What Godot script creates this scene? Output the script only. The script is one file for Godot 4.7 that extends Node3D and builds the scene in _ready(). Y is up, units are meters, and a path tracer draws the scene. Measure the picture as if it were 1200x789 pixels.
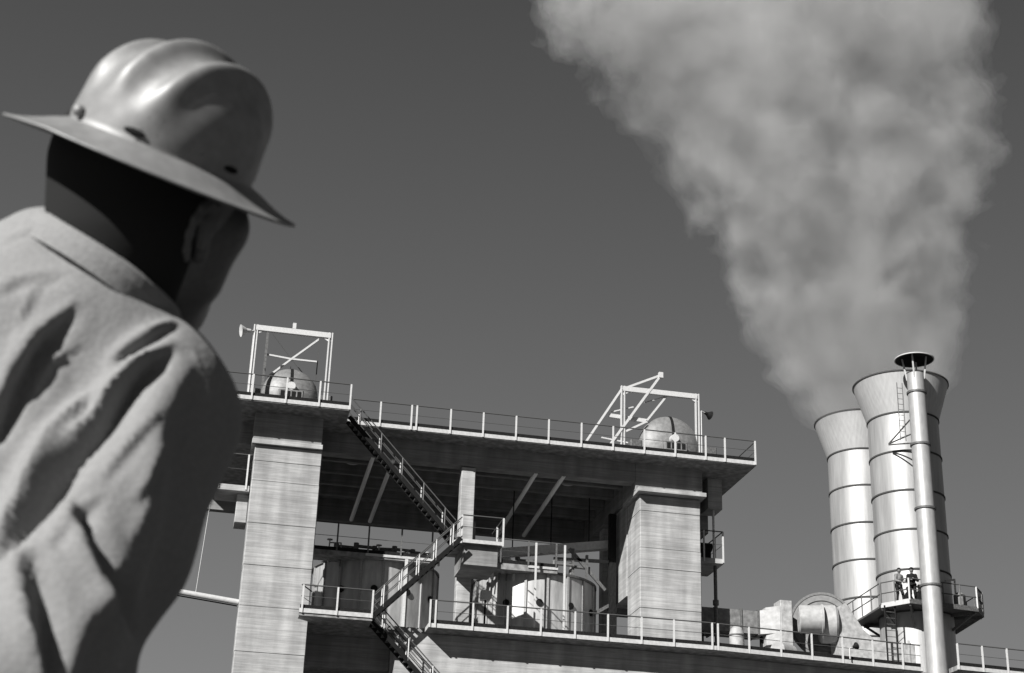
extends Node3D

# A cement works seen from the ground past a worker in a hard hat, black-and-white film.
# x runs along the front of the building, y is up, z comes towards the camera. Metres.

const EYE := Vector3(0, 1, 70)
const FOCAL := 1850.0            # focal length in pixels of the 1200 x 789 photograph
var view := Basis()
var M := {}
var names := {}
var rng := RandomNumberGenerator.new()


# ---------------------------------------------------------------- shapes
class Shape:
	var v := PackedVector3Array()
	var n := PackedVector3Array()
	var idx := PackedInt32Array()

	func tri(a: Vector3, b: Vector3, c: Vector3, na: Vector3, nb: Vector3, nc: Vector3) -> void:
		var k := v.size()
		v.append(a); v.append(b); v.append(c)
		n.append(na); n.append(nb); n.append(nc)
		if (b - a).cross(c - a).dot(na + nb + nc) > 0.0:
			idx.append(k); idx.append(k + 2); idx.append(k + 1)
		else:
			idx.append(k); idx.append(k + 1); idx.append(k + 2)

	func quad(a: Vector3, b: Vector3, c: Vector3, d: Vector3, out: Vector3) -> void:
		tri(a, b, c, out, out, out)
		tri(a, c, d, out, out, out)

	func box(c: Vector3, s: Vector3, bs := Basis()) -> void:
		var h := s * 0.5
		for ax in 3:
			for sg in [-1.0, 1.0]:
				var o := Vector3.ZERO
				o[ax] = sg
				var p := Vector3.ZERO
				p[(ax + 1) % 3] = h[(ax + 1) % 3]
				var q := Vector3.ZERO
				q[(ax + 2) % 3] = h[(ax + 2) % 3]
				var m: Vector3 = o * h[ax]
				quad(c + bs * (m - p - q), c + bs * (m + p - q), c + bs * (m + p + q), c + bs * (m - p + q), bs * o)

	func span(lo: Vector3, hi: Vector3) -> void:
		box((lo + hi) * 0.5, hi - lo)

	# a box with chamfered upright edges and top and bottom edges
	func block(lo: Vector3, hi: Vector3, ch: float) -> void:
		var poly := PackedVector2Array([Vector2(lo.x + ch, lo.z), Vector2(hi.x - ch, lo.z), Vector2(hi.x, lo.z + ch), Vector2(hi.x, hi.z - ch), Vector2(hi.x - ch, hi.z), Vector2(lo.x + ch, hi.z), Vector2(lo.x, hi.z - ch), Vector2(lo.x, lo.z + ch)])
		prism(poly, lo.y, hi.y)

	func bar(a: Vector3, b: Vector3, w: float, h: float, up := Vector3.UP) -> void:
		var z := (b - a).normalized()
		if absf(z.dot(up)) > 0.98:
			up = Vector3.BACK
		var x := up.cross(z).normalized()
		box((a + b) * 0.5, Vector3(w, h, a.distance_to(b)), Basis(x, z.cross(x), z))

	func tube(a: Vector3, b: Vector3, r0: float, r1 := -1.0, seg := 10, caps := true) -> void:
		if r1 < 0.0:
			r1 = r0
		var z := (b - a).normalized()
		var x := (Vector3.UP if absf(z.y) < 0.9 else Vector3.RIGHT).cross(z).normalized()
		var y := z.cross(x)
		for i in seg:
			var p := x * cos(TAU * i / seg) + y * sin(TAU * i / seg)
			var q := x * cos(TAU * (i + 1) / seg) + y * sin(TAU * (i + 1) / seg)
			tri(a + p * r0, a + q * r0, b + q * r1, p, q, q)
			tri(a + p * r0, b + q * r1, b + p * r1, p, q, p)
			if caps:
				tri(a, a + p * r0, a + q * r0, -z, -z, -z)
				tri(b, b + p * r1, b + q * r1, z, z, z)

	func pipe(pts: Array, r: float, seg := 8) -> void:
		for i in pts.size() - 1:
			tube(pts[i], pts[i + 1], r, r, seg)
			if i > 0:
				ball(pts[i], Vector3.ONE * r, 6, 8)

	func ball(c: Vector3, r: Vector3, rows := 10, seg := 16, bs := Basis(), from := 0.0, to := PI) -> void:
		for j in rows:
			var a0 := lerpf(from, to, float(j) / rows)
			var a1 := lerpf(from, to, float(j + 1) / rows)
			for i in seg:
				var p: Array = []
				for q in [[a0, i], [a0, i + 1], [a1, i + 1], [a1, i]]:
					p.append(Vector3(sin(q[0]) * cos(TAU * q[1] / seg), cos(q[0]), sin(q[0]) * sin(TAU * q[1] / seg)))
				var w: Array = p.map(func(e): return c + bs * (e * r))
				var m: Array = p.map(func(e): return (bs * (e / r)).normalized())
				tri(w[0], w[1], w[2], m[0], m[1], m[2])
				tri(w[0], w[2], w[3], m[0], m[2], m[3])

	# profile of (radius, height) turned round an upright axis; each stretch of the profile has its own crisp edge
	func lathe(c: Vector3, profile: Array, seg := 40, bs := Basis(), from := 0.0, to := TAU, inward := false) -> void:
		for j in profile.size() - 1:
			var a: Vector2 = profile[j]
			var b: Vector2 = profile[j + 1]
			var t := Vector2(b.y - a.y, a.x - b.x).normalized() * (-1.0 if inward else 1.0)
			for i in seg:
				var f0 := lerpf(from, to, float(i) / seg)
				var f1 := lerpf(from, to, float(i + 1) / seg)
				var p := Vector3(cos(f0), 0, sin(f0))
				var q := Vector3(cos(f1), 0, sin(f1))
				var np := bs * (p * t.x + Vector3.UP * t.y)
				var nq := bs * (q * t.x + Vector3.UP * t.y)
				var e0 := c + bs * (p * a.x + Vector3.UP * a.y)
				var e1 := c + bs * (q * a.x + Vector3.UP * a.y)
				var e2 := c + bs * (q * b.x + Vector3.UP * b.y)
				var e3 := c + bs * (p * b.x + Vector3.UP * b.y)
				if a.x > 0.0001:
					tri(e0, e1, e2, np, nq, nq)
				if b.x > 0.0001:
					tri(e0, e2, e3, np, nq, np)

	# upright prism over a plan of (x, z) points
	func prism(poly: PackedVector2Array, y0: float, y1: float) -> void:
		var t := Geometry2D.triangulate_polygon(poly)
		for k in range(0, t.size(), 3):
			for y in [y0, y1]:
				var o := Vector3.UP if y == y1 else Vector3.DOWN
				tri(Vector3(poly[t[k]].x, y, poly[t[k]].y), Vector3(poly[t[k + 1]].x, y, poly[t[k + 1]].y), Vector3(poly[t[k + 2]].x, y, poly[t[k + 2]].y), o, o, o)
		var area := 0.0
		for i in poly.size():
			area += poly[i].cross(poly[(i + 1) % poly.size()])
		for i in poly.size():
			var a := poly[i]
			var b := poly[(i + 1) % poly.size()]
			var o := Vector2(b.y - a.y, a.x - b.x).normalized() * signf(area)
			quad(Vector3(a.x, y0, a.y), Vector3(b.x, y0, b.y), Vector3(b.x, y1, b.y), Vector3(a.x, y1, a.y), Vector3(o.x, 0, o.y))

	func mesh() -> ArrayMesh:
		var arr := []
		arr.resize(Mesh.ARRAY_MAX)
		arr[Mesh.ARRAY_VERTEX] = v
		arr[Mesh.ARRAY_NORMAL] = n
		arr[Mesh.ARRAY_INDEX] = idx
		var m := ArrayMesh.new()
		m.add_surface_from_arrays(Mesh.PRIMITIVE_TRIANGLES, arr)
		return m


# a soft union of tapered capsules, meshed as surface nets
class Flesh:
	var a := PackedVector3Array()
	var d := PackedVector3Array()
	var il := PackedFloat32Array()
	var r := PackedFloat32Array()
	var dr := PackedFloat32Array()
	var k := 0.04

	func bone(p: Vector3, rp: float, q: Vector3, rq: float) -> void:
		a.append(p); d.append(q - p); il.append(1.0 / maxf((q - p).length_squared(), 1e-9)); r.append(rp); dr.append(rq - rp)

	func chain(list: Array) -> void:
		for i in list.size() - 1:
			bone(list[i][0], list[i][1], list[i + 1][0], list[i + 1][1])

	func at(p: Vector3) -> float:
		var best := 9.0
		for i in a.size():
			var w := p - a[i]
			var t := clampf(w.dot(d[i]) * il[i], 0.0, 1.0)
			var e := (w - d[i] * t).length() - r[i] - dr[i] * t
			if e > best + k:
				continue
			var h := maxf(k - absf(best - e), 0.0)
			best = minf(best, e) - h * h * 0.25 / k
		return best

	func meshed(cell: float, clip_lo := Vector3.ONE * -1e6, clip_hi := Vector3.ONE * 1e6) -> Shape:
		var lo := Vector3.ONE * 1e9
		var hi := Vector3.ONE * -1e9
		for i in a.size():
			var rr := maxf(r[i], r[i] + dr[i])
			lo = lo.min(a[i].min(a[i] + d[i]) - Vector3.ONE * rr)
			hi = hi.max(a[i].max(a[i] + d[i]) + Vector3.ONE * rr)
		lo = lo.max(clip_lo) - Vector3.ONE * cell * 3.0
		hi = hi.min(clip_hi) + Vector3.ONE * cell * 3.0
		var nb := Vector3i(((hi - lo) / (cell * 4.0)).ceil())
		var nx := nb.x * 4 + 1
		var ny := nb.y * 4 + 1
		var nz := nb.z * 4 + 1
		var val := PackedFloat32Array()
		val.resize(nx * ny * nz)
		val.fill(99.0)
		var vert := PackedInt32Array()
		vert.resize(nx * ny * nz)
		vert.fill(-1)
		var reach := cell * 4.0 * 1.1 + k * 0.3
		var live := []
		for bz in nb.z:
			for by in nb.y:
				for bx in nb.x:
					if absf(at(lo + (Vector3(bx, by, bz) * 4.0 + Vector3.ONE * 2.0) * cell)) < reach:
						live.append(Vector3i(bx, by, bz) * 4)
		for b in live:
			for z in 5:
				for y in 5:
					for x in 5:
						var o: int = ((b.z + z) * ny + b.y + y) * nx + b.x + x
						if val[o] > 90.0:
							val[o] = at(lo + Vector3(b.x + x, b.y + y, b.z + z) * cell)
		var s := Shape.new()
		var off := PackedInt32Array([0, 1, nx, nx + 1, nx * ny, nx * ny + 1, nx * ny + nx, nx * ny + nx + 1])
		var cn := [Vector3(0, 0, 0), Vector3(1, 0, 0), Vector3(0, 1, 0), Vector3(1, 1, 0), Vector3(0, 0, 1), Vector3(1, 0, 1), Vector3(0, 1, 1), Vector3(1, 1, 1)]
		var ed := [[0, 1], [2, 3], [4, 5], [6, 7], [0, 2], [1, 3], [4, 6], [5, 7], [0, 4], [1, 5], [2, 6], [3, 7]]
		for b in live:
			for z in 4:
				for y in 4:
					for x in 4:
						var o: int = ((b.z + z) * ny + b.y + y) * nx + b.x + x
						var inside := 0
						for c in 8:
							if val[o + off[c]] < 0.0:
								inside += 1
						if inside == 0 or inside == 8:
							continue
						var sum := Vector3.ZERO
						var cnt := 0
						for e in ed:
							var p := val[o + off[e[0]]]
							var q := val[o + off[e[1]]]
							if (p < 0.0) != (q < 0.0):
								sum += (cn[e[0]] as Vector3).lerp(cn[e[1]], p / (p - q))
								cnt += 1
						vert[o] = s.v.size()
						s.v.append(lo + (Vector3(b.x + x, b.y + y, b.z + z) + sum / cnt) * cell)
		var steps := [[1, nx, nx * ny], [nx, nx * ny, 1], [nx * ny, 1, nx]]
		for b in live:
			for z in 4:
				for y in 4:
					for x in 4:
						var o: int = ((b.z + z) * ny + b.y + y) * nx + b.x + x
						if vert[o] < 0:
							continue
						for st in steps:
							if (val[o] < 0.0) == (val[o + st[0]] < 0.0):
								continue
							var v0: int = vert[o - st[1] - st[2]] if o - st[1] - st[2] >= 0 else -1
							var v1: int = vert[o - st[1]] if o - st[1] >= 0 else -1
							var v2: int = vert[o - st[2]] if o - st[2] >= 0 else -1
							if v0 < 0 or v1 < 0 or v2 < 0:
								continue
							if val[o] < 0.0:
								s.idx.append_array([v0, v1, vert[o], v0, vert[o], v2])
							else:
								s.idx.append_array([v0, vert[o], v1, v0, v2, vert[o]])
		return s


func smooth_normals(s: Shape) -> void:
	s.n.resize(s.v.size())
	s.n.fill(Vector3.ZERO)
	for i in range(0, s.idx.size(), 3):
		var p := s.v[s.idx[i]]
		var g := (s.v[s.idx[i + 2]] - p).cross(s.v[s.idx[i + 1]] - p)
		for j in 3:
			s.n[s.idx[i + j]] += g
	for i in s.n.size():
		s.n[i] = s.n[i].normalized()


# ---------------------------------------------------------------- naming
func numbered(called: String) -> String:
	var c: int = names.get(called, 0)
	names[called] = c + 1
	return called if c == 0 else "%s_%03d" % [called, c]


func thing(called: String, label: String, category: String, at := Vector3.ZERO, group := "") -> Node3D:
	var o := Node3D.new()
	o.name = numbered(called)
	o.position = at
	add_child(o)
	o.set_meta("label", label)
	o.set_meta("category", category)
	if group:
		o.set_meta("group", group)
	return o


func part(called: String, s: Shape, m: Material, parent: Node3D) -> MeshInstance3D:
	var o := MeshInstance3D.new()
	o.name = called
	var top: Node3D = parent
	var shift := Vector3.ZERO
	while top != self:
		shift += top.position
		top = top.get_parent()
	if shift != Vector3.ZERO:
		for i in s.v.size():
			s.v[i] -= shift
	o.mesh = s.mesh()
	o.material_override = m
	parent.add_child(o, true)
	return o


func node(called: String, parent: Node3D) -> Node3D:
	var o := Node3D.new()
	o.name = called
	parent.add_child(o, true)
	return o


func structure(called: String, s: Shape, m: Material) -> MeshInstance3D:
	var o := part(called, s, m, self)
	o.set_meta("kind", "structure")
	return o


# a point on the line of sight through a pixel of the photograph, so many metres along the lens axis
func spot(x: float, y: float, far: float) -> Vector3:
	return EYE + view * Vector3((x - 600.0) / FOCAL * far, -(y - 394.5) / FOCAL * far, -far)


# ---------------------------------------------------------------- materials
func noise_map(freq: float, octaves: int, sd: int, dark: float, light: float, bump := false, strength := 4.0) -> NoiseTexture2D:
	var f := FastNoiseLite.new()
	f.seed = sd
	f.frequency = freq
	f.fractal_octaves = octaves
	f.noise_type = FastNoiseLite.TYPE_SIMPLEX_SMOOTH
	var t := NoiseTexture2D.new()
	t.width = 512
	t.height = 512
	t.seamless = true
	t.noise = f
	if bump:
		t.as_normal_map = true
		t.bump_strength = strength
	else:
		var g := Gradient.new()
		g.set_color(0, Color(dark, dark, dark))
		g.set_color(1, Color(light, light, light))
		t.color_ramp = g
	return t


func stuff(grey: float, rough := 0.8, metal := 0.0) -> StandardMaterial3D:
	var m := StandardMaterial3D.new()
	var c := Color(grey, grey, grey).linear_to_srgb()
	m.albedo_color = c
	m.roughness = rough
	m.metallic = metal
	return m


func worn(grey: float, scale: Vector3, freq: float, sd: int, dark: float, rough := 0.85, metal := 0.0, bump := 0.0) -> StandardMaterial3D:
	var m := stuff(grey, rough, metal)
	m.albedo_texture = noise_map(freq, 5, sd, dark, 1.0)
	m.uv1_triplanar = true
	m.uv1_world_triplanar = true
	m.uv1_scale = scale
	if bump > 0.0:
		m.normal_enabled = true
		m.normal_texture = noise_map(freq, 5, sd, 0, 1, true, bump)
	return m


# shuttered concrete: board rows with their own tones, streaks along the boards, blotches, fine pores
func board_texture(sd: int) -> ImageTexture:
	var im := Image.create(512, 512, false, Image.FORMAT_RGB8)
	var f := FastNoiseLite.new()
	f.seed = sd
	f.frequency = 0.02
	var f2 := FastNoiseLite.new()
	f2.seed = sd + 7
	f2.frequency = 0.008
	f2.fractal_octaves = 5
	rng.seed = sd
	var tone := []
	var cut := []
	var at := 0
	while at < 512:
		cut.append(at)
		tone.append(rng.randf_range(-0.04, 0.04))
		at += rng.randi_range(7, 19)
	for y in 512:
		var row := 0
		while row + 1 < cut.size() and cut[row + 1] <= y:
			row += 1
		var edge: float = [0.16, 0.05, 0.12, 0.03][row % 4] if y == cut[row] else 0.05 if y == cut[row] + 1 else 0.0
		for x in 512:
			# wrap the noises so that the tile has no seam
			var u := float(x) / 512.0 * TAU
			var along := f.get_noise_3d(cos(u) * 30.0, sin(u) * 30.0, y * 6.0)
			var blotch := f2.get_noise_3d(cos(u) * 70.0, sin(u) * 70.0, absf(y - 256) * 1.4)
			var c: float = 0.86 + tone[row] + along * 0.11 + blotch * 0.07 - edge * (0.6 + along) + rng.randf_range(-0.03, 0.03)
			if rng.randf() < 0.0012:
				c -= 0.22
			c = clampf(c, 0.3, 1.0)
			im.set_pixel(x, y, Color(c, c, c))
	return ImageTexture.create_from_image(im)


func stained(m: StandardMaterial3D, scale: Vector3, sd: int, dark: float, freq := 0.012) -> void:
	m.detail_enabled = true
	m.detail_blend_mode = BaseMaterial3D.BLEND_MODE_MUL
	m.detail_uv_layer = BaseMaterial3D.DETAIL_UV_2
	m.detail_albedo = noise_map(freq, 5, sd, dark, 1.0)
	m.uv2_triplanar = true
	m.uv2_world_triplanar = true
	m.uv2_scale = scale


func make_materials() -> void:
	var b := stuff(0.47, 0.9)
	b.albedo_texture = board_texture(3)
	b.uv1_triplanar = true
	b.uv1_world_triplanar = true
	b.uv1_scale = Vector3(0.21, 0.31, 0.21)
	b.heightmap_enabled = true
	b.heightmap_texture = b.albedo_texture
	b.heightmap_scale = 1.5
	stained(b, Vector3(0.16, 0.03, 0.16), 41, 0.78)
	M.concrete = b
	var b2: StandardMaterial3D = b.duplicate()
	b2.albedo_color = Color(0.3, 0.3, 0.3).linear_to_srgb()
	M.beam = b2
	M.slab = worn(0.28, Vector3.ONE * 0.2, 0.02, 21, 0.6)
	M.edge = worn(0.42, Vector3.ONE * 0.3, 0.03, 5, 0.86, 0.7)
	M.white = worn(0.46, Vector3.ONE * 0.6, 0.03, 6, 0.88, 0.6)
	M.pale = stuff(0.7, 0.7)
	M.rail = stuff(0.06, 0.8)
	M.dark = worn(0.018, Vector3.ONE * 0.5, 0.03, 8, 0.6, 0.7)
	M.steel = worn(0.12, Vector3.ONE * 0.5, 0.03, 18, 0.6, 0.6)
	M.alu = worn(0.42, Vector3(0.9, 0.05, 0.9), 0.02, 11, 0.88, 0.5, 0.35)
	stained(M.alu, Vector3(0.3, 0.02, 0.3), 43, 0.78)
	M.alu_flare = worn(0.42, Vector3(0.7, 0.08, 0.7), 0.02, 12, 0.85, 0.55, 0.3)
	M.ring = stuff(0.05, 0.7)
	M.pipe = worn(0.35, Vector3(0.4, 0.12, 0.4), 0.02, 13, 0.85, 0.5, 0.3)
	M.tank = worn(0.44, Vector3(0.3, 0.06, 0.3), 0.02, 14, 0.72, 0.5, 0.3)
	M.fan = worn(0.15, Vector3.ONE * 0.3, 0.02, 25, 0.7, 0.6)
	M.tank_rib = worn(0.3, Vector3.ONE, 0.02, 26, 0.8, 0.6)
	M.duct = worn(0.2, Vector3.ONE * 0.3, 0.02, 15, 0.65, 0.7)
	M.light_duct = worn(0.38, Vector3.ONE * 0.3, 0.02, 16, 0.75, 0.6)
	M.dome = worn(0.22, Vector3.ONE * 0.4, 0.02, 17, 0.7, 0.55, 0.2)
	M.ground = worn(0.05, Vector3.ONE * 0.05, 0.02, 19, 0.6)
	var sh := worn(0.205, Vector3.ONE * 5.0, 0.05, 31, 0.86, 0.95, 0.0, 1.2)
	sh.rim_enabled = true
	sh.rim = 0.15
	M.shirt = sh
	M.trousers = stuff(0.06, 0.95)
	M.skin = worn(0.12, Vector3.ONE * 8.0, 0.03, 33, 0.75, 0.6)
	M.hair = stuff(0.018, 0.9)
	M.hair.metallic_specular = 0.2
	M.hat = worn(0.27, Vector3.ONE * 4.0, 0.02, 34, 0.82, 0.55, 0.3)
	stained(M.hat, Vector3.ONE * 2.5, 44, 0.9, 0.05)
	M.strap = stuff(0.12, 0.7)
	M.boots = stuff(0.02, 0.6)
	M.black = stuff(0.012, 0.9)
	M.black.metallic_specular = 0.15
	M.dark.metallic_specular = 0.2
	M.rail.metallic_specular = 0.25
	M.ring.metallic_specular = 0.2


# ---------------------------------------------------------------- rails and stairs
func railing(label: String, group: String, posts: Array, line: Array, high := 1.05, toe := true, drop := 0.2) -> Node3D:
	var t := thing("railing", label, "railing", line[0], group)
	for p in posts:
		var s := Shape.new()
		s.span(p + Vector3(-0.038, -drop, -0.02), p + Vector3(0.038, high, 0.05))
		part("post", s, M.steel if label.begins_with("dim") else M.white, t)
	var top := Shape.new()
	var mid := Shape.new()
	var board := Shape.new()
	for i in line.size() - 1:
		var a: Vector3 = line[i]
		var b: Vector3 = line[i + 1]
		top.tube(a + Vector3.UP * high, b + Vector3.UP * high, 0.03)
		mid.tube(a + Vector3.UP * high * 0.52, b + Vector3.UP * high * 0.52, 0.013, 0.013, 6)
		board.bar(a + Vector3(0, 0.09, -0.05), b + Vector3(0, 0.09, -0.05), 0.02, 0.17)
	part("top_rail", top, M.rail, t)
	part("mid_rail", mid, M.rail, t)
	if toe:
		part("toe_board", board, M.dark, t)
	return t


func along(a: Vector3, b: Vector3, xs: Array) -> Array:
	return xs.map(func(x): return a.lerp(b, (x - a.x) / (b.x - a.x)))


func flight(label: String, a: Vector3, b: Vector3, wide: float, near: Material) -> void:
	var t := thing("stair_flight", label, "staircase", b, "steel stair flights on the front of the building")
	var z := Vector3(0, 0, wide * 0.5)
	for sg in [-1.0, 1.0]:
		var s := Shape.new()
		s.bar(a + z * sg, b + z * sg, 0.06, 0.2)
		part("stringer", s, M.black, t)
	var steps := int(absf(a.y - b.y) / 0.21)
	for i in range(1, steps):
		var p := a.lerp(b, float(i) / steps)
		var s := Shape.new()
		s.box(p + Vector3(0, 0.02, 0), Vector3(0.24, 0.035, wide - 0.08))
		part("tread", s, M.steel, t)
	for sg in [-1.0, 1.0]:
		for i in 5:
			var p: Vector3 = a.lerp(b, (i + 0.5) / 5.0) + z * sg
			var s := Shape.new()
			s.tube(p, p + Vector3(0, 1.0, 0), 0.032, 0.032, 8)
			part("post", s, near if sg > 0 else M.white, t)
		for h in [1.0, 0.55]:
			var s := Shape.new()
			s.tube(a + z * sg + Vector3(0, h, 0), b + z * sg + Vector3(0, h, 0), 0.028 if h == 1.0 else 0.02)
			part("handrail" if h == 1.0 else "mid_rail", s, M.rail, t)


# ---------------------------------------------------------------- the concrete building
func lifts(called: String, parent: Node3D, x0: float, x1: float, z0: float, z1: float, ys: Array) -> void:
	var h := node(called, parent)
	for i in ys.size() - 1:
		var s := Shape.new()
		var w := 0.012 * ((i * 7) % 3 - 1)
		s.block(Vector3(x0 - w * 0.5, ys[i] + 0.014, z0), Vector3(x1 + w * 0.5, ys[i + 1] - 0.014, z1 + w * 0.6), 0.035)
		part("concrete_lift", s, M.concrete, h)
		if i > 0:
			var g := Shape.new()
			g.span(Vector3(x0 + 0.05, ys[i] - 0.014, z0 + 0.05), Vector3(x1 - 0.05, ys[i] + 0.014, z1 - 0.05))
			part("joint", g, M.beam, h)


func build_plant() -> void:
	var t := thing("plant_building", "board-marked concrete plant building with deep roof slab, open bays and two pale front columns", "building", Vector3(13, 0, -6))
	var low := [0.0, 1.7, 3.65, 5.6, 7.55, 9.5, 11.45, 13.4, 15.35, 17.39, 19.25]
	lifts("front_column", t, 2.06, 5.16, -1.4, 0.0, low + [21.19, 23.2, 24.15, 24.9])
	lifts("front_column", t, 21.04, 24.15, -4.0, -1.8, low + [21.22, 22.23, 24.1, 24.9])
	lifts("centre_column", t, 12.1, 12.78, -2.5, -1.9, [0.0, 5.0, 10.0, 15.0, 17.4, 21.0, 25.46])
	lifts("rear_column", t, 3.4, 4.9, -11.6, -10.2, [0.0, 6.0, 12.0, 18.0, 25.3])
	lifts("rear_column", t, 21.1, 21.9, -9.8, -9.0, [0.0, 6.0, 12.0, 18.0, 25.3])
	lifts("rear_column", t, 13.85, 14.4, -11.6, -10.2, [0.0, 6.0, 12.0, 18.0, 25.3])
	var s := Shape.new()
	s.block(Vector3(21.0, 20.32, -6.6), Vector3(24.1, 25.1, -4.01), 0.03)
	part("side_wall", s, M.concrete, t)
	s = Shape.new()
	s.span(Vector3(21.92, 20.6, -9.6), Vector3(26.2, 25.3, -9.2))
	part("rear_wall", s, M.beam, t)
	# capitals
	s = Shape.new()
	s.block(Vector3(1.9, 24.92, -1.6), Vector3(5.15, 25.14, 0.2), 0.012)
	part("column_cap", s, M.concrete, t)
	s = Shape.new()
	s.block(Vector3(20.82, 24.92, -4.2), Vector3(24.3, 25.12, -1.25), 0.012)
	part("column_cap", s, M.concrete, t)
	# beams
	for b in [[Vector3(1.93, 25.14, -1.79), Vector3(5.11, 26.5, 0.0)], [Vector3(-0.2, 25.5, -2.5), Vector3(20.8, 26.5, -1.8)], [Vector3(20.8, 25.12, -4.1), Vector3(24.28, 26.5, -1.79)], [Vector3(20.9, 25.2, -12.4), Vector3(23.0, 26.5, -4.12)], [Vector3(3.0, 25.2, -12.4), Vector3(5.0, 26.5, -2.52)]]:
		s = Shape.new()
		s.block(b[0], b[1], 0.03)
		part("beam", s, M.beam, t)
	for z in [-4.3, -6.2, -8.1, -10.0]:
		s = Shape.new()
		s.block(Vector3(5.0, 25.95, z - 0.25), Vector3(20.9, 26.52, z), 0.02)
		part("ceiling_rib", s, M.beam, t)
	s = Shape.new()
	s.block(Vector3(-0.2, 25.3, -12.9), Vector3(26.3, 26.5, -12.4), 0.02)
	part("rear_beam", s, M.beam, t)
	# roof slab, and the part of it that juts out over the left column
	s = Shape.new()
	s.block(Vector3(-0.3, 26.5, -13.4), Vector3(26.62, 26.74, -0.44), 0.015)
	part("roof_slab", s, M.slab, t)
	s = Shape.new()
	s.block(Vector3(-0.3, 26.505, -0.43), Vector3(6.15, 26.74, 1.41), 0.015)
	part("roof_slab", s, M.slab, t)
	for e in [[Vector3(-0.3, 26.55, 1.412), Vector3(6.19, 26.74, 1.45)], [Vector3(6.155, 26.55, -0.41), Vector3(6.19, 26.74, 1.41)], [Vector3(6.2, 26.54, -0.438), Vector3(26.65, 26.73, -0.4)]]:
		s = Shape.new()
		s.span(e[0], e[1])
		part("edge_strip", s, M.edge, t)
	# walkway level
	s = Shape.new()
	s.prism(PackedVector2Array([Vector2(10.5, 0.76), Vector2(23.9, 0.76), Vector2(34.72, -0.27), Vector2(34.72, -1.2), Vector2(36.0, -1.2), Vector2(36.0, 0.74), Vector2(46, -0.1), Vector2(46, -15), Vector2(5.2, -13), Vector2(5.2, -0.38), Vector2(10.5, -0.38)]), 16.86, 17.08)
	part("walkway_slab", s, M.slab, t)
	for e in [[Vector3(10.46, 16.98, 0.78), Vector3(23.94, 16.98, 0.78)], [Vector3(10.48, 16.98, 0.76), Vector3(10.48, 16.98, -0.36)], [Vector3(23.95, 16.98, 0.78), Vector3(34.72, 16.98, -0.25)], [Vector3(35.98, 16.98, 0.76), Vector3(46, 16.98, -0.08)]]:
		s = Shape.new()
		s.bar(e[0], e[1], 0.04, 0.19)
		part("edge_strip", s, M.edge, t)
	# the concrete wall below the walkway and the deep beam below the small balcony
	s = Shape.new()
	s.prism(PackedVector2Array([Vector2(9.2, -0.4), Vector2(24.0, -0.4), Vector2(35.0, -1.5), Vector2(46, -1.3), Vector2(46, -2.2), Vector2(9.2, -2.2)]), 0.0, 16.855)
	part("lower_wall", s, M.concrete, t)
	s = Shape.new()
	s.block(Vector3(5.18, 15.4, -3.0), Vector3(9.19, 16.855, -2.3), 0.03)
	part("beam", s, M.beam, t)
	s = Shape.new()
	s.span(Vector3(5.18, 0, -5.0), Vector3(9.19, 14.9, -4.6))
	part("recess_wall", s, M.beam, t)
	s = Shape.new()
	s.prism(PackedVector2Array([Vector2(4.66, 1.17), Vector2(7.88, 1.17), Vector2(7.88, -0.37), Vector2(5.19, -0.37), Vector2(5.19, 0.02), Vector2(4.66, 0.5)]), 16.87, 17.18)
	part("balcony_slab", s, M.slab, t)
	for e in [[Vector3(4.64, 17.09, 1.2), Vector3(7.9, 17.09, 1.2)]]:
		s = Shape.new()
		s.bar(e[0], e[1], 0.05, 0.19)
		part("edge_strip", s, M.edge, t)
	# landing half way up
	s = Shape.new()
	s.prism(PackedVector2Array([Vector2(11.75, 0.85), Vector2(13.72, 0.85), Vector2(13.72, -1.85), Vector2(11.45, -1.85), Vector2(11.45, 0.4)]), 20.9, 21.05)
	part("landing_slab", s, M.slab, t)
	s = Shape.new()
	s.block(Vector3(11.95, 19.95, -1.88), Vector3(13.55, 20.895, 0.6), 0.03)
	part("landing_bracket", s, M.beam, t)
	s = Shape.new()
	s.bar(Vector3(11.73, 20.98, 0.87), Vector3(13.74, 20.98, 0.87), 0.04, 0.17)
	s.bar(Vector3(11.73, 20.98, 0.87), Vector3(11.43, 20.98, 0.42), 0.04, 0.17)
	part("edge_strip", s, M.edge, t)
	# gallery in front of the tank tops
	s = Shape.new()
	s.block(Vector3(5.3, 21.02, -4.9), Vector3(11.4, 21.25, -3.7), 0.02)
	part("gallery_slab", s, M.slab, t)
	s = Shape.new()
	s.block(Vector3(14.3, 21.05, -4.9), Vector3(17.4, 21.35, -3.7), 0.02)
	part("gallery_slab", s, M.slab, t)
	for e in [[7.9, 11.4, 21.2], [15.9, 17.4, 21.3]]:
		s = Shape.new()
		s.span(Vector3(e[0], e[2] - 0.08, -3.69), Vector3(e[1], e[2] + 0.04, -3.64))
		part("edge_strip", s, M.edge, t)
	# side balconies
	s = Shape.new()
	s.block(Vector3(0.5, 22.85, -2.6), Vector3(2.02, 23.12, -0.75), 0.02)
	s.block(Vector3(1.5, 21.5, -2.4), Vector3(2.04, 22.84, -1.2), 0.03)
	part("side_balcony", s, M.concrete, t)
	s = Shape.new()
	s.block(Vector3(24.18, 22.1, -5.6), Vector3(25.75, 22.34, -2.98), 0.02)
	part("side_balcony", s, M.concrete, t)
	s = Shape.new()
	s.prism(PackedVector2Array([Vector2(24.95, -2.95), Vector2(25.7, -2.95), Vector2(25.7, -4.2), Vector2(24.95, -4.2)]), 24.9, 26.495)
	part("corbel", s, M.concrete, t)
	s = Shape.new()
	s.block(Vector3(24.3, 24.0, -7.0), Vector3(25.4, 26.49, -4.3), 0.02)
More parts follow.
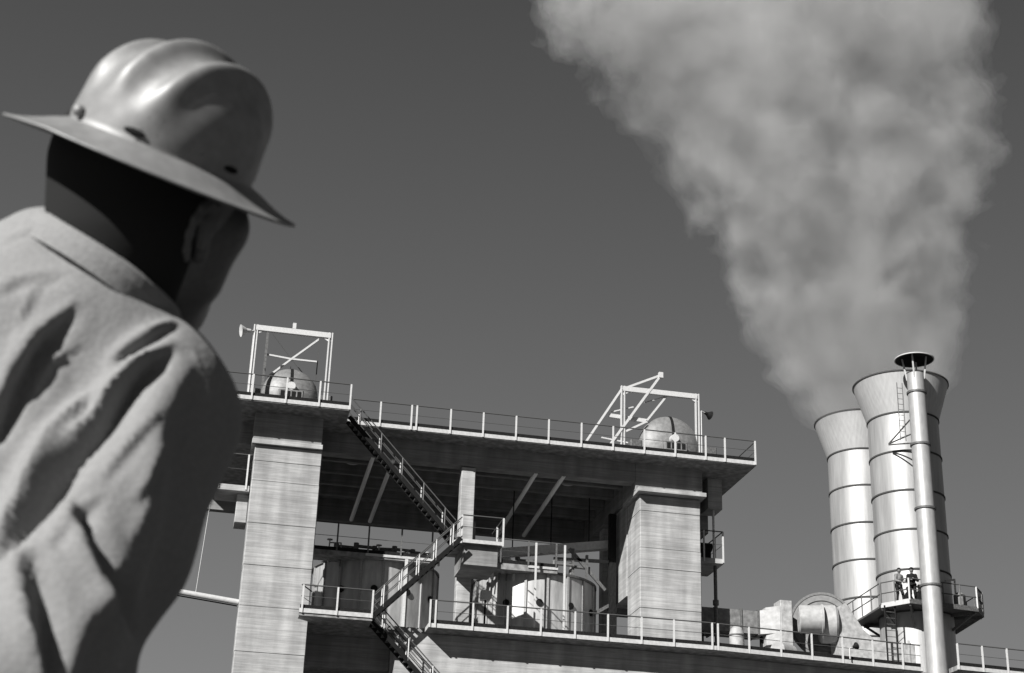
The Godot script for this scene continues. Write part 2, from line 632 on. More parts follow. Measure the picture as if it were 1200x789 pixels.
	part("corbel", s, M.beam, t)
	# pipes hung from the ceiling, one behind the other
	for x in [7.75, 8.75, 15.8, 17.2]:
		s = Shape.new()
		s.tube(Vector3(x, 25.55, -1.95), Vector3(x + 0.1, 25.15, -11.5), 0.11)
		part("ceiling_pipe", s, M.pale, t)
	for p in [Vector3(7.1, 26.2, -5.2), Vector3(18.2, 26.2, -5.2)]:
		s = Shape.new()
		s.lathe(p, [Vector2(0.05, 0.3), Vector2(0.08, 0.12), Vector2(0.3, 0.0), Vector2(0.0, -0.03)], 14)
		part("ceiling_lamp", s, M.white, t)

	# railings
	var g := "white-posted railings of the plant building"
	var rl := Vector3(-0.3, 26.74, 1.45)
	railing("roof railing on the jutting left corner above the left column, with four white posts", g, along(rl, Vector3(6.19, 26.74, 1.45), [0.1, 1.63, 3.18, 4.71, 6.14]), [rl, Vector3(6.19, 26.74, 1.45)])
	var ra := Vector3(6.4, 26.74, -0.4)
	var rb := Vector3(26.62, 26.74, -0.4)
	railing("long roof railing that runs from the top of the stair to the right roof corner", g, along(ra, rb, [7.78, 9.28, 9.53, 11.18, 12.78, 14.4, 16.02, 17.66, 19.26, 20.85, 22.43, 24.0, 25.0, 26.58]), [ra, rb, Vector3(26.62, 26.74, -6)])
	var wa := Vector3(10.46, 17.08, 0.8)
	var wb := Vector3(23.92, 17.08, 0.8)
	railing("middle walkway railing in front of the tanks and the right column", g, along(wa, wb, [10.5, 10.75, 12.45, 14.05, 15.6, 17.2, 18.75, 20.35, 21.9, 23.75]), [wa, wb])
	var wc := Vector3(24.02, 17.08, 0.75)
	var wd := Vector3(34.7, 17.08, -0.25)
	railing("walkway railing in front of the round fan casing and grey ducts", g, along(wc, wd, [24.05, 25.62, 27.25, 28.85, 30.45, 32.05, 33.65, 34.66]), [wc, wd])
	var we := Vector3(36.02, 17.08, 0.76)
	var wf := Vector3(46, 17.08, -0.08)
	railing("railing at the far right, beyond the foot of the thin pipe", g, along(we, wf, [36.06, 37.4, 38.75, 40.1, 41.5]), [we, wf])
	var ba := Vector3(4.68, 17.18, 1.22)
	var bb := Vector3(7.88, 17.18, 1.22)
	railing("short railing of the small balcony beside the left column", g, along(ba, bb, [4.75, 6.28, 7.84]), [Vector3(5.2, 17.18, 0.1), ba, bb])
	railing("short railing round the landing in front of the narrow middle column", g, [Vector3(11.75, 21.05, 0.87), Vector3(13.7, 21.05, 0.87), Vector3(13.7, 21.05, -0.6)], [Vector3(11.75, 21.05, 0.87), Vector3(13.7, 21.05, 0.87), Vector3(13.7, 21.05, -1.8)], 1.15, false)
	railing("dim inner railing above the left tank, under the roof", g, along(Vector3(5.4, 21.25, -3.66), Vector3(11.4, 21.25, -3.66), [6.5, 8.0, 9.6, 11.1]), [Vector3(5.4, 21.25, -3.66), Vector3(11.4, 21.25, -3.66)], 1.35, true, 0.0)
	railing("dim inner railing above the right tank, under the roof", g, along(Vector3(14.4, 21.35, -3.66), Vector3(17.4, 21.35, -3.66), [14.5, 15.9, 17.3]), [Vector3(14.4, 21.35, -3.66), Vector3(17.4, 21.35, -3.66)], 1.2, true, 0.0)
	railing("railing of the little balcony hung beside the top of the right column", g, [Vector3(24.7, 22.34, -2.98), Vector3(25.7, 22.34, -2.98), Vector3(25.7, 22.34, -4.2)], [Vector3(24.3, 22.34, -2.98), Vector3(25.7, 22.34, -2.98), Vector3(25.7, 22.34, -5.5)], 1.4, false)
	railing("railing of the little balcony left of the left column, beside the worker's arm", g, [Vector3(0.6, 23.12, -0.75), Vector3(1.85, 23.12, -0.75)], [Vector3(0.5, 23.12, -2.5), Vector3(0.5, 23.12, -0.75), Vector3(2.0, 23.12, -0.75)], 1.5, false)

	flight("upper stair flight, from the roof corner down to the middle landing", Vector3(6.25, 26.6, 0.0), Vector3(11.55, 21.05, 0.0), 0.75, M.steel)
	flight("middle stair flight, from the landing down left to the small balcony", Vector3(11.7, 21.0, 0.82), Vector3(7.95, 17.15, 0.82), 0.7, M.white)
	flight("lowest stair flight, going down right from the small balcony past the wall", Vector3(7.95, 17.1, 0.05), Vector3(13.7, 11.4, 0.05), 0.75, M.white)


func build_tanks() -> void:
	for k in 2:
		var c := Vector3([8.85, 16.97][k], 17.08, -7.1)
		var t := thing("storage_tank", ["left round metal tank behind the small balcony and stairs", "right round metal tank with sunlit patches, beside the right column"][k], "tank", c, "round tanks in the open bay")
		var s := Shape.new()
		s.lathe(c, [Vector2(3.1, 0), Vector2(3.1, 4.1), Vector2(3.04, 4.12), Vector2(0.5, 4.5), Vector2(0, 4.5)], 56)
		part("shell", s, M.tank, t)
		s = Shape.new()
		s.lathe(c, [Vector2(3.1, 4.0), Vector2(3.19, 4.0), Vector2(3.19, 4.11), Vector2(3.1, 4.11)], 56)
		part("rim", s, M.steel, t)
		for i in 9:
			var f := PI * 0.06 + PI * 0.11 * i
			var p := c + Vector3(cos(f) * 3.13, 0, sin(f) * 3.13)
			s = Shape.new()
			s.bar(p + Vector3(0, 0.02, 0), p + Vector3(0, 3.98, 0), 0.12, 0.1, Vector3(cos(f), 0, sin(f)))
			part("rib", s, M.tank_rib, t)
		for i in 4:
			var f := PI * (0.2 + 0.17 * i)
			var p := c + Vector3(cos(f) * 3.11, 2.55, sin(f) * 3.11)
			s = Shape.new()
			s.tube(p, p + Vector3(cos(f), 0, sin(f)) * 0.07, 0.17, 0.17, 14)
			part("port", s, M.dark, t)
		s = Shape.new()
		for i in 5:
			var q := c + Vector3(-2.2 + i * 0.95, 4.4, 1.4 + 0.3 * (i % 2))
			s.tube(q, q + Vector3(0, 0.7, 0), 0.13)
			s.tube(q + Vector3(0, 0.55, 0), q + Vector3(0.95, 0.5, 0.1), 0.08)
		part("top_pipework", s, M.steel, t)
	# bits that stand about the tanks
	var d := thing("cable_trough", "pale sloping trough under the roof above the right tank", "trough", Vector3(17.5, 22.4, -6))
	var s := Shape.new()
	s.bar(Vector3(14.8, 22.5, -6.2), Vector3(20.6, 23.45, -6.2), 0.5, 0.42)
	part("channel", s, M.edge, d)
	for i in 3:
		s = Shape.new()
		var x := 15.6 + i * 2.0
		s.tube(Vector3(x, 22.7 + i * 0.33, -6.2), Vector3(x, 25.9, -6.2), 0.03)
		part("hanger", s, M.dark, d)
	d = thing("bracing", "dark steel bracing with slanting braces right of the right tank", "bracing", Vector3(20, 17.08, -6))
	for b in [[Vector3(20.3, 20.9, -5.5), Vector3(18.4, 22.9, -5.5)], [Vector3(20.6, 20.2, -5.5), Vector3(19.0, 19.2, -5.5)], [Vector3(18.6, 21.3, -5.5), Vector3(18.6, 22.9, -5.5)], [Vector3(19.3, 20.9, -5.4), Vector3(19.3, 22.6, -5.4)], [Vector3(17.6, 22.3, -5.5), Vector3(20.7, 22.4, -5.5)]]:
		s = Shape.new()
		s.bar(b[0], b[1], 0.12, 0.16)
		part("brace", s, M.steel, d)
	s = Shape.new()
	s.bar(Vector3(20.65, 17.08, -5.5), Vector3(20.65, 24.9, -5.5), 0.35, 0.3)
	part("upright", s, M.dark, d)
	for k in 2:
		var x: float = [17.65, 16.2][k]
		var p := thing("guard_post", ["tall pale post before the right tank's brightest stripe", "tall pale post left of the brightest stripe on the right tank"][k], "post", Vector3(x, 17.08, -3.3))
		s = Shape.new()
		s.span(Vector3(x - 0.045, 17.08, -3.34), Vector3(x + 0.045, 22.4, -3.26))
		part("shaft", s, M.white, p)
		s = Shape.new()
		s.span(Vector3(x - 0.16, 17.08, -3.46), Vector3(x + 0.16, 17.12, -3.14))
		part("foot_plate", s, M.steel, p)
	var w := thing("control_box", "small pale box on a stand left of the right tank", "box", Vector3(13.9, 17.08, -3.4))
	s = Shape.new()
	s.block(Vector3(13.55, 19.35, -3.6), Vector3(14.0, 19.8, -3.2), 0.03)
	part("case", s, M.white, w)
	s = Shape.new()
	s.span(Vector3(13.74, 17.08, -3.44), Vector3(13.82, 19.35, -3.36))
	part("stand", s, M.dark, w)
	var gp := thing("guard_post", "tall pale post in front of the left tank, behind the stairs", "post", Vector3(9.85, 17.08, -3.3))
	s = Shape.new()
	s.span(Vector3(9.78, 17.08, -3.36), Vector3(9.92, 21.0, -3.24))
	part("shaft", s, M.white, gp)
	s = Shape.new()
	s.span(Vector3(9.69, 17.08, -3.46), Vector3(10.01, 17.12, -3.14))
	part("foot_plate", s, M.steel, gp)
	rng.seed = 12
	for k in 2:
		var pw := thing("pipework", ["tangle of pipes and valves on top of the left tank", "tangle of pipes and valves left of the right tank's top"][k], "pipes", Vector3([8.0, 14.9][k], 21.0, -4.6))
		for i in 9:
			var x: float = [6.2, 13.2][k] + i * [0.6, 0.36][k]
			var y := 21.35 + rng.randf_range(0.05, 0.5)
			s = Shape.new()
			s.pipe([Vector3(x, 20.7, -4.5), Vector3(x, y, -4.4), Vector3(x + rng.randf_range(0.3, 0.9), y, -4.3), Vector3(x + 0.6, y - 0.4, -4.6)], rng.randf_range(0.035, 0.09))
			part("pipe_bend", s, M.edge if i % 3 == 0 else M.steel, pw)
			if i % 2 == 0:
				s = Shape.new()
				s.lathe(Vector3(x, y + 0.1, -4.35), [Vector2(0, 0), Vector2(0.14, 0.02), Vector2(0.14, 0.06), Vector2(0, 0.08)], 12)
				s.tube(Vector3(x, y - 0.1, -4.35), Vector3(x, y + 0.1, -4.35), 0.03)
				part("valve", s, M.white if i % 4 == 0 else M.steel, pw)


# ---------------------------------------------------------------- machinery on the roof
func hoist(label: String, at: Vector3, wide: float, jib: bool) -> void:
	var t := thing("hoist_frame", label, "gantry", at, "white steel hoist frames on the roof")
	var h := 3.9
	for sx in [-0.5, 0.5]:
		for off in [-0.075, 0.075]:
			var s := Shape.new()
			s.bar(at + Vector3(sx * wide + off, 0, 0), at + Vector3(sx * wide + off, h, 0), 0.06, 0.16)
			part("post", s, M.white, t)
		var s2 := Shape.new()
		s2.box(at + Vector3(sx * wide, 0.05, 0), Vector3(0.5, 0.1, 0.5))
		part("base_plate", s2, M.white, t)
		s2 = Shape.new()
		s2.bar(at + Vector3(sx * wide, h - 0.45, 0), at + Vector3(sx * (wide - 0.8), h - 0.22, 0), 0.06, 0.1)
		part("knee_brace", s2, M.white, t)
	var s := Shape.new()
	s.span(at + Vector3(-wide * 0.5, h - 0.28, -0.09), at + Vector3(wide * 0.5, h - 0.02, 0.09))
	part("top_beam", s, M.white, t)
	var hub := at + Vector3(0, h - 0.55, -2.2)
	if not jib:
		s = Shape.new()
		s.span(at + Vector3(-0.06, h - 0.02, -0.1), at + Vector3(0.1, h + 0.28, 0.1))
		part("pulley_block", s, M.white, t)
		hub = at + Vector3(0.1, 3.0, -1.6)
		for q in [[Vector3(1.25, 1.2, 0), 0.055, 0], [Vector3(-1.05, -1.05, 0), 0.055, 0], [Vector3(1.25, 0.0, 0), 0.05, 0], [Vector3(-1.2, 0.1, 0), 0.05, 0], [Vector3(-1.0, 1.2, 0), 0.02, 1], [Vector3(1.1, -1.2, 0), 0.02, 1], [Vector3(0.05, 1.4, 0), 0.015, 1], [Vector3(0, -1.5, 0), 0.015, 1]]:
			s = Shape.new()
			s.bar(hub, hub + q[0], q[1] * 1.6, q[1] * 1.6)
			part("brace", s, M.white if q[2] == 0 else M.rail, t)
		s = Shape.new()
		s.bar(hub + Vector3(-1.25, -2.3, 0.1), hub + Vector3(-1.25, 1.3, 0.1), 0.12, 0.1)
		part("rear_post", s, M.steel, t)
		s = Shape.new()
		s.bar(hub + Vector3(1.25, -2.3, 0.1), hub + Vector3(1.25, 1.3, 0.1), 0.05, 0.05)
		part("rear_post", s, M.rail, t)
	else:
		var l := at + Vector3(-wide * 0.5, 0, 0)
		var apex := l + Vector3(2.0, 4.7, 0.05)
		for q in [[l + Vector3(-0.02, h - 0.1, 0), l + Vector3(-2.3, 0.02, -0.1), 0.11], [apex, l + Vector3(-1.08, 0.02, 0.05), 0.12], [apex, l + Vector3(0.15, h - 0.1, 0.02), 0.11], [l + Vector3(2.4, 3.72, -0.1), l + Vector3(1.3, 2.2, -0.1), 0.1], [l + Vector3(1.2, 2.05, 0.1), l + Vector3(0.15, 1.43, 0.1), 0.1], [l + Vector3(2.3, 3.65, -0.2), l + Vector3(1.2, 3.2, -0.2), 0.06], [l + Vector3(0.62, 2.9, -0.2), l + Vector3(-0.55, 2.5, -0.2), 0.06]]:
			s = Shape.new()
			s.bar(q[0], q[1], q[2], q[2])
			part("strut", s, M.white, t)
		s = Shape.new()
		s.bar(l + Vector3(-0.65, 2.3, -0.2), l + Vector3(1.35, 2.2, -0.2), 0.14, 0.2)
		part("cross_beam", s, M.white, t)
		s = Shape.new()
		s.box(apex, Vector3(0.22, 0.3, 0.2))
		part("pulley_block", s, M.white, t)
		s = Shape.new()
		s.bar(l + Vector3(-1.1, 1.0, 0.0), l + Vector3(0.4, 0.85, 0), 0.07, 0.07)
		part("cross_beam", s, M.white, t)


func wheel_cover(label: String, c: Vector3, r: float) -> void:
	var t := thing("wheel_cover", label, "machine cover", c, "domed sheet-metal covers on the roof")
	var s := Shape.new()
	s.block(c + Vector3(-r - 0.5, 0.0, -0.9), c + Vector3(r + 0.8, 0.62, 0.9), 0.03)
	part("base_frame", s, M.edge, t)
	var m := c + Vector3(0, 1.08, 0)
	s = Shape.new()
	s.ball(m, Vector3(r, r, 0.8), 18, 44, Basis(), 0.0, PI * 0.68)
	part("dome", s, M.dome, t)
	s = Shape.new()
	for i in 9:
		var a0 := PI * 0.5 * i / 9.0
		var a1 := PI * 0.5 * (i + 1) / 9.0
		s.bar(m + Vector3(0, sin(a0) * r * 1.0, cos(a0) * 0.81), m + Vector3(0, sin(a1) * r, cos(a1) * 0.81), 0.13, 0.05)
	part("slot", s, M.black, t)
	s = Shape.new()
	s.block(c + Vector3(-0.6, 0.5, 0.85), c + Vector3(0.6, 0.95, 1.2), 0.05)
	part("bearing_block", s, M.duct, t)
	for i in 4:
		s = Shape.new()
		s.span(c + Vector3(-0.48 + i * 0.26, 0.58, 1.202), c + Vector3(-0.3 + i * 0.26, 0.88, 1.22))
		part("bearing_slot", s, M.black, t)
	s = Shape.new()
	s.tube(c + Vector3(0, 1.2, 0.75), c + Vector3(0, 1.2, 1.1), 0.24, 0.2, 16)
	part("bearing_cap", s, M.white, t)
	for sx in [-1.0, 1.0]:
		s = Shape.new()
		s.block(c + Vector3(sx * (r + 0.35) - 0.3, 0.62, 0.2), c + Vector3(sx * (r + 0.35) + 0.3, 0.98, 0.85), 0.04)
		part("motor", s, M.steel, t)


func floodlight(label: String, p: Vector3, post: float, dir: Vector3, big := 1.0) -> void:
	var t := thing("floodlight", label, "lamp", p, "small floodlights")
	var s := Shape.new()
	s.tube(p, p + Vector3(0, post, 0), 0.03)
	s.tube(p + Vector3(0, post, 0), p + Vector3(0, post, 0) + dir * 0.35, 0.03)
	part("stem", s, M.white, t)
	var b := Basis(Quaternion(Vector3.UP, dir.normalized()))
	s = Shape.new()
	s.lathe(p + Vector3(0, post, 0) + dir * 0.3, [Vector2(0.08, -0.1) * big, Vector2(0.12, 0.1) * big, Vector2(0.3, 0.38) * big, Vector2(0.0, 0.34) * big], 16, b)
	part("lamp_head", s, M.white if big == 1.0 else M.dark, t)


func build_roof() -> void:
	wheel_cover("domed wheel cover behind the left roof railing, with a dark slot down its middle", Vector3(3.45, 26.75, -1.0), 1.34)
	wheel_cover("domed wheel cover behind the right end of the roof railing, partly behind white struts", Vector3(22.8, 26.75, -2.6), 1.6)
	hoist("square white hoist frame with crossed braces on the left roof corner", Vector3(3.3, 26.85, 0.3), 3.55, false)
	hoist("white hoist frame with long slanting struts near the right roof end", Vector3(22.25, 26.85, -2.3), 3.95, true)
	floodlight("small floodlight on a stem at the upper left of the left hoist frame", Vector3(1.5, 26.75, 0.4), 3.65, Vector3(-1.0, -0.2, 0.2))
	floodlight("small floodlight hung on the right post of the right hoist frame", Vector3(24.45, 26.75, -2.3), 3.1, Vector3(0.9, -0.2, -0.3), 0.8)
	floodlight("small floodlight on the walkway in front of the pale duct near the thin pipe", Vector3(30.75, 17.08, 0.3), 0.5, Vector3(0.7, 0.3, -0.2), 0.6)


# ---------------------------------------------------------------- the chimneys
func ring(t: Node3D, c: Vector3, y: float, r: float) -> void:
	var s := Shape.new()
	s.lathe(Vector3(c.x, y, c.z), [Vector2(r - 0.01, -0.045), Vector2(r + 0.045, -0.045), Vector2(r + 0.045, 0.035), Vector2(r - 0.01, 0.035)], 56)
	part("ring", s, M.ring, t)


func chimney(label: String, c: Vector3, base: float) -> void:
	var t := thing("chimney", label, "chimney", Vector3(c.x, base, c.z), "pair of flared metal chimneys")
	var ys := [base, 20.4, 22.55, 24.65, 26.75, 28.9, 31.05]
	var r := 1.87
	for i in ys.size() - 1:
		var s := Shape.new()
		s.lathe(Vector3(c.x, 0, c.z), [Vector2(r - 0.004 * (i % 2), ys[i]), Vector2(r - 0.004 * (i % 2), ys[i + 1])], 72)
		part("shell_section", s, M.alu, t)
		if i > 0:
			ring(t, c, ys[i], r)
	var s := Shape.new()
	s.lathe(Vector3(c.x, 0, c.z), [Vector2(r, 31.05), Vector2(2.52, 33.15)], 72)
	s.lathe(Vector3(c.x, 0, c.z), [Vector2(2.48, 33.15), Vector2(r - 0.04, 31.05), Vector2(r - 0.04, 28.0)], 48, Basis(), 0.0, TAU, true)
	part("flare", s, M.alu_flare, t)
	ring(t, c, 31.05, r)
	s = Shape.new()
	s.lathe(Vector3(c.x, 33.15, c.z), [Vector2(2.48, -0.03), Vector2(2.56, -0.03), Vector2(2.56, 0.04), Vector2(2.48, 0.04)], 72)
	part("rim", s, M.ring, t)
	for f in [1.72]:
		s = Shape.new()
		var o := Vector3(cos(f), 0, sin(f))
		s.bar(Vector3(c.x, base, c.z) + o * (r + 0.02), Vector3(c.x, 31.0, c.z) + o * (r + 0.02), 0.05, 0.06, o)
		part("seam", s, M.alu, t)


func build_chimneys() -> void:
	chimney("left chimney, a flared metal stack, the one the steam comes from", Vector3(36.6, 0, -10.0), 17.08)
	chimney("right chimney, a flared metal stack behind the thin pipe and the gallery", Vector3(36.4, 0, -4.0), 17.08)
	var c := Vector3(35.5, 0, -0.35)
	var t := thing("exhaust_pipe", "thin pale exhaust pipe with a dark conical rain cap in front of the right chimney", "pipe", Vector3(c.x, 0, c.z))
	var ys := [[0.0, 0.5], [8.0, 0.5], [16.0, 0.5], [18.35, 0.49], [21.15, 0.48], [25.1, 0.465], [28.5, 0.45], [31.35, 0.44], [32.4, 0.43]]
	for i in ys.size() - 1:
		var s := Shape.new()
		s.lathe(c, [Vector2(ys[i][1], ys[i][0]), Vector2(ys[i + 1][1] + 0.006, ys[i + 1][0])], 36)
		part("pipe_section", s, M.pipe, t)
		if i > 3:
			s = Shape.new()
			s.lathe(Vector3(c.x, ys[i][0], c.z), [Vector2(ys[i][1], -0.05), Vector2(ys[i][1] + 0.07, -0.05), Vector2(ys[i][1] + 0.07, 0.05), Vector2(ys[i][1], 0.05)], 36)
			part("collar", s, M.steel, t)
	var s := Shape.new()
	s.lathe(c, [Vector2(0.4, 31.4), Vector2(0.4, 32.42)], 30, Basis(), 0, TAU, true)
	part("bore", s, M.dark, t)
	var cap := Shape.new()
	cap.lathe(c, [Vector2(0.98, 33.2), Vector2(1.0, 33.22), Vector2(0.08, 33.62), Vector2(0.0, 33.64)], 40)
	cap.lathe(c, [Vector2(0.98, 33.2), Vector2(0.06, 33.58), Vector2(0.0, 33.58)], 40, Basis(), 0, TAU, true)
	var rc := part("rain_cap", cap, M.dark, t)
	s = Shape.new()
	s.lathe(c, [Vector2(0.97, 33.195), Vector2(1.02, 33.195), Vector2(1.02, 33.25), Vector2(0.97, 33.25)], 40)
	part("lip", s, M.edge, rc)
	for i in 4:
		var f := 0.6 + TAU * i / 4.0
		var o := Vector3(cos(f), 0, sin(f))
		s = Shape.new()
		s.bar(c + o * 0.43 + Vector3(0, 32.1, 0), c + o * 0.62 + Vector3(0, 33.33, 0), 0.07, 0.05)
		part("cap_strut", s, M.white, t)
	# stays and ladder between the pipe and the chimney
	for q in [[Vector3(34.7, 29.15, -2.3), Vector3(35.1, 29.9, -0.5)], [Vector3(34.7, 29.1, -2.3), Vector3(35.15, 28.6, -0.4)], [Vector3(34.7, 29.15, -2.3), Vector3(35.2, 29.15, -0.4)]]:
		s = Shape.new()
		s.tube(q[0], q[1], 0.04)
		part("stay", s, M.steel, t)
	var ld := node("ladder", t)
	for x in [34.62, 34.92]:
		s = Shape.new()
		s.tube(Vector3(x, 28.8, -0.75), Vector3(x, 32.0, -0.75), 0.022, 0.022, 6)
		part("side_rail", s, M.steel, ld)
	for i in 10:
		s = Shape.new()
		s.tube(Vector3(34.62, 29.0 + i * 0.3, -0.75), Vector3(34.92, 29.0 + i * 0.3, -0.75), 0.014, 0.014, 6)
		part("rung", s, M.steel, ld)

	# gallery round the right chimney, with a catwalk back to the left one
	var g := thing("gallery", "railed gallery round the right chimney with a catwalk to the left chimney", "platform", Vector3(36.4, 20.4, -4))
	var plan := PackedVector2Array([Vector2(33.75, -2.38), Vector2(34.64, -1.0), Vector2(38.53, -1.5), Vector2(39.34, -2.47), Vector2(39.64, -6.4), Vector2(34.5, -6.4), Vector2(34.75, -7.5), Vector2(34.0, -7.5)])
	s = Shape.new()
	s.prism(plan, 20.43, 20.53)
	part("deck", s, M.steel, g)
	for i in 5:
		s = Shape.new()
		var a := Vector3(plan[i].x, 20.5, plan[i].y)
		var b := Vector3(plan[i + 1].x, 20.5, plan[i + 1].y)
		s.bar(a, b, 0.05, 0.24)
		part("edge_beam", s, M.edge if i == 0 else M.steel, g)
	for i in 6:
		var p: Vector2 = plan[i]
		s = Shape.new()
		var o := Vector3(36.4 - p.x, 0, -4.0 - p.y)
		s.bar(Vector3(p.x, 20.36, p.y) + o * 0.05, Vector3(p.x, 19.6, p.y) + o * (1.0 - 1.87 / o.length()), 0.09, 0.12)
		s.bar(Vector3(p.x, 20.36, p.y) + o * 0.03, Vector3(p.x, 20.36, p.y) + o * (1.0 - 1.87 / o.length()), 0.09, 0.14)
		part("bracket", s, M.steel, g)
	var rp := []
	for i in [7, 0, 1, 2, 3, 4]:
		rp.append(Vector3(plan[i].x, 20.55, plan[i].y))
	for i in rp.size() - 1:
		var n := 4 if i == 0 else 2 if i == 1 else 4
		for j in n:
			var p: Vector3 = rp[i].lerp(rp[i + 1], float(j) / n)
			s = Shape.new()
			s.tube(p, p + Vector3(0, 1.1, 0), 0.035 if j else 0.05, -1, 8)
			part("post", s, M.white if j == 0 and i > 1 else M.steel, g)
		for h in [1.1, 0.55]:
			s = Shape.new()
			s.tube(rp[i] + Vector3(0, h, 0), rp[i + 1] + Vector3(0, h, 0), 0.028)
			part("handrail" if h > 1.0 else "mid_rail", s, M.rail, g)
	# ladder from the walkway up to the gallery
	var l := thing("access_ladder", "steel ladder with dark side rails under the gallery's left end", "ladder", Vector3(33.9, 17.08, -2.0))
	for x in [33.7, 34.25]:
		s = Shape.new()
		s.tube(Vector3(x, 17.08, -1.9), Vector3(x, 20.4, -1.9), 0.045)
		part("side_rail", s, M.dark, l)
	for i in 10:
		s = Shape.new()
		s.tube(Vector3(33.7, 17.3 + 0.31 * i, -1.9), Vector3(34.25, 17.3 + 0.31 * i, -1.9), 0.018, -1, 6)
		part("rung", s, M.steel, l)
	var dr := thing("steel_drum", "dark round canister on the gallery deck behind the two workers", "drum", Vector3(37.9, 20.53, -2.1))
	s = Shape.new()
	s.lathe(Vector3(37.9, 20.53, -2.1), [Vector2(0.3, 0), Vector2(0.3, 0.75), Vector2(0.15, 0.9), Vector2(0, 0.92)], 18)
	part("body", s, M.duct, dr)
	s = Shape.new()
	s.pipe([Vector3(37.7, 21.6, -2.1), Vector3(37.7, 22.1, -2.1), Vector3(37.4, 22.1, -2.4)], 0.05)
	s.tube(Vector3(37.7, 20.6, -2.1), Vector3(37.7, 21.6, -2.1), 0.05)
	part("vent_pipe", s, M.white, dr)


func build_fan() -> void:
	var t := thing("duct_run", "long grey rectangular duct on the deck right of the right column", "duct", Vector3(26.8, 17.08, -4.5))
	var y0 := 18.95
	var y1 := 20.1
	var xs := [24.6, 25.6, 26.95, 27.85]
	var ms := [M.duct, M.duct, M.duct]
	for i in 3:
		var s := Shape.new()
		s.block(Vector3(xs[i] + 0.02, y0 + 0.03 * (i % 2), -5.4), Vector3(xs[i + 1] - 0.02, y1 + 0.02 * (i % 2), -4.0 - 0.04 * (i % 2)), 0.03)
		part("duct_section", s, ms[i], t)
		s = Shape.new()
		s.block(Vector3(xs[i + 1] - 0.04, y0 - 0.06, -5.46), Vector3(xs[i + 1] + 0.04, y1 + 0.08, -3.95), 0.01)
		part("flange", s, M.steel, t)
	var s := Shape.new()
	s.prism(PackedVector2Array([Vector2(27.9, -4.0), Vector2(28.7, -3.4), Vector2(28.7, -4.8), Vector2(27.9, -5.4)]), 18.95, 20.15)
	part("duct_section", s, M.light_duct, t)
	for x in [25.0, 26.6, 28.2]:
		s = Shape.new()
		s.span(Vector3(x - 0.1, 17.08, -4.6), Vector3(x + 0.1, 18.94, -4.4))
		part("leg", s, M.dark, t)
	t = thing("pale_tower", "tall pale duct box standing at the left of the round fan casing", "duct", Vector3(29.0, 17.08, -3.5))
	s = Shape.new()
	s.block(Vector3(28.75, 17.08, -4.2), Vector3(29.4, 20.6, -3.3), 0.04)
	part("casing", s, M.light_duct, t)
	s = Shape.new()
	s.prism(PackedVector2Array([Vector2(28.2, -3.9), Vector2(28.74, -3.3), Vector2(28.74, -4.2), Vector2(28.2, -4.6)]), 18.4, 20.3)
	part("transition", s, M.light_duct, t)
	# the fan: a snail casing lying across the deck
	var c := Vector3(31.4, 19.75, -4.4)
	var face := Basis(Vector3.RIGHT, PI / 2).rotated(Vector3.UP, deg_to_rad(-26))
	t = thing("fan_casing", "big round dark fan casing behind the walkway railing, with pale inlet boxes", "fan", Vector3(31.35, 17.08, -4.2))
	s = Shape.new()
	s.lathe(c, [Vector2(0, 0.34), Vector2(1.15, 0.34), Vector2(1.2, 0.4), Vector2(1.45, 0.4), Vector2(1.55, 0.3), Vector2(1.55, -0.5), Vector2(0, -0.5)], 56, face)
	part("casing", s, M.fan, t)
	s = Shape.new()
	s.lathe(c, [Vector2(1.5, 0.4), Vector2(1.62, 0.4), Vector2(1.62, 0.3), Vector2(1.5, 0.3)], 56, face)
	part("flange", s, M.steel, t)
	var lying := Basis(Vector3.FORWARD, PI / 2).rotated(Vector3.UP, deg_to_rad(-16))
	s = Shape.new()
	s.lathe(Vector3(29.55, 19.6, -2.95), [Vector2(0, 0), Vector2(0.62, 0), Vector2(0.7, 0.06), Vector2(0.7, 1.1), Vector2(0.76, 1.12), Vector2(0.76, 1.2), Vector2(0.6, 1.22)], 36, lying)
	part("inlet_pipe", s, M.light_duct, t)
	s = Shape.new()
	s.lathe(Vector3(30.7, 19.5, -3.2), [Vector2(0.5, 0.0), Vector2(0.86, 0.05), Vector2(0.95, 0.14), Vector2(0.95, 0.8), Vector2(0.84, 0.92), Vector2(0.4, 0.95), Vector2(0, 0.95)], 40, lying)
	part("inlet_drum", s, M.light_duct, t)
	s = Shape.new()
	s.span(Vector3(30.6, 17.08, -4.6), Vector3(32.1, 18.3, -3.9))
	part("pedestal", s, M.duct, t)
	t = thing("pale_duct", "pale sloping sheet-metal duct from the fan casing to the foot of the chimneys", "duct", Vector3(33.2, 17.08, -3.6))
	s = Shape.new()
	var poly := PackedVector2Array([Vector2(31.5, -17.15), Vector2(31.45, -19.6), Vector2(31.6, -20.35), Vector2(31.85, -20.5), Vector2(32.75, -19.2), Vector2(33.3, -18.75), Vector2(35.2, -18.7), Vector2(36.3, -18.6), Vector2(36.9, -18.4), Vector2(36.9, -17.15)])
	var flat := Shape.new()
	flat.prism(poly, -4.6, -3.4)
	for i in flat.v.size():
		flat.v[i] = Vector3(flat.v[i].x, -flat.v[i].z, flat.v[i].y + 1.0)
		flat.n[i] = Vector3(flat.n[i].x, -flat.n[i].z, flat.n[i].y)
	part("shell", flat, M.light_duct, t)
	for x in [33.9, 35.1]:
		s = Shape.new()
		s.block(Vector3(x - 0.05, 17.15, -2.42), Vector3(x + 0.05, 18.85, -2.36), 0.01)
		part("stiffener", s, M.light_duct, t)
	t = thing("round_drum", "pale upright drum under the grey duct, left of the pale duct box", "drum", Vector3(25.85, 17.08, -1.7))
	s = Shape.new()
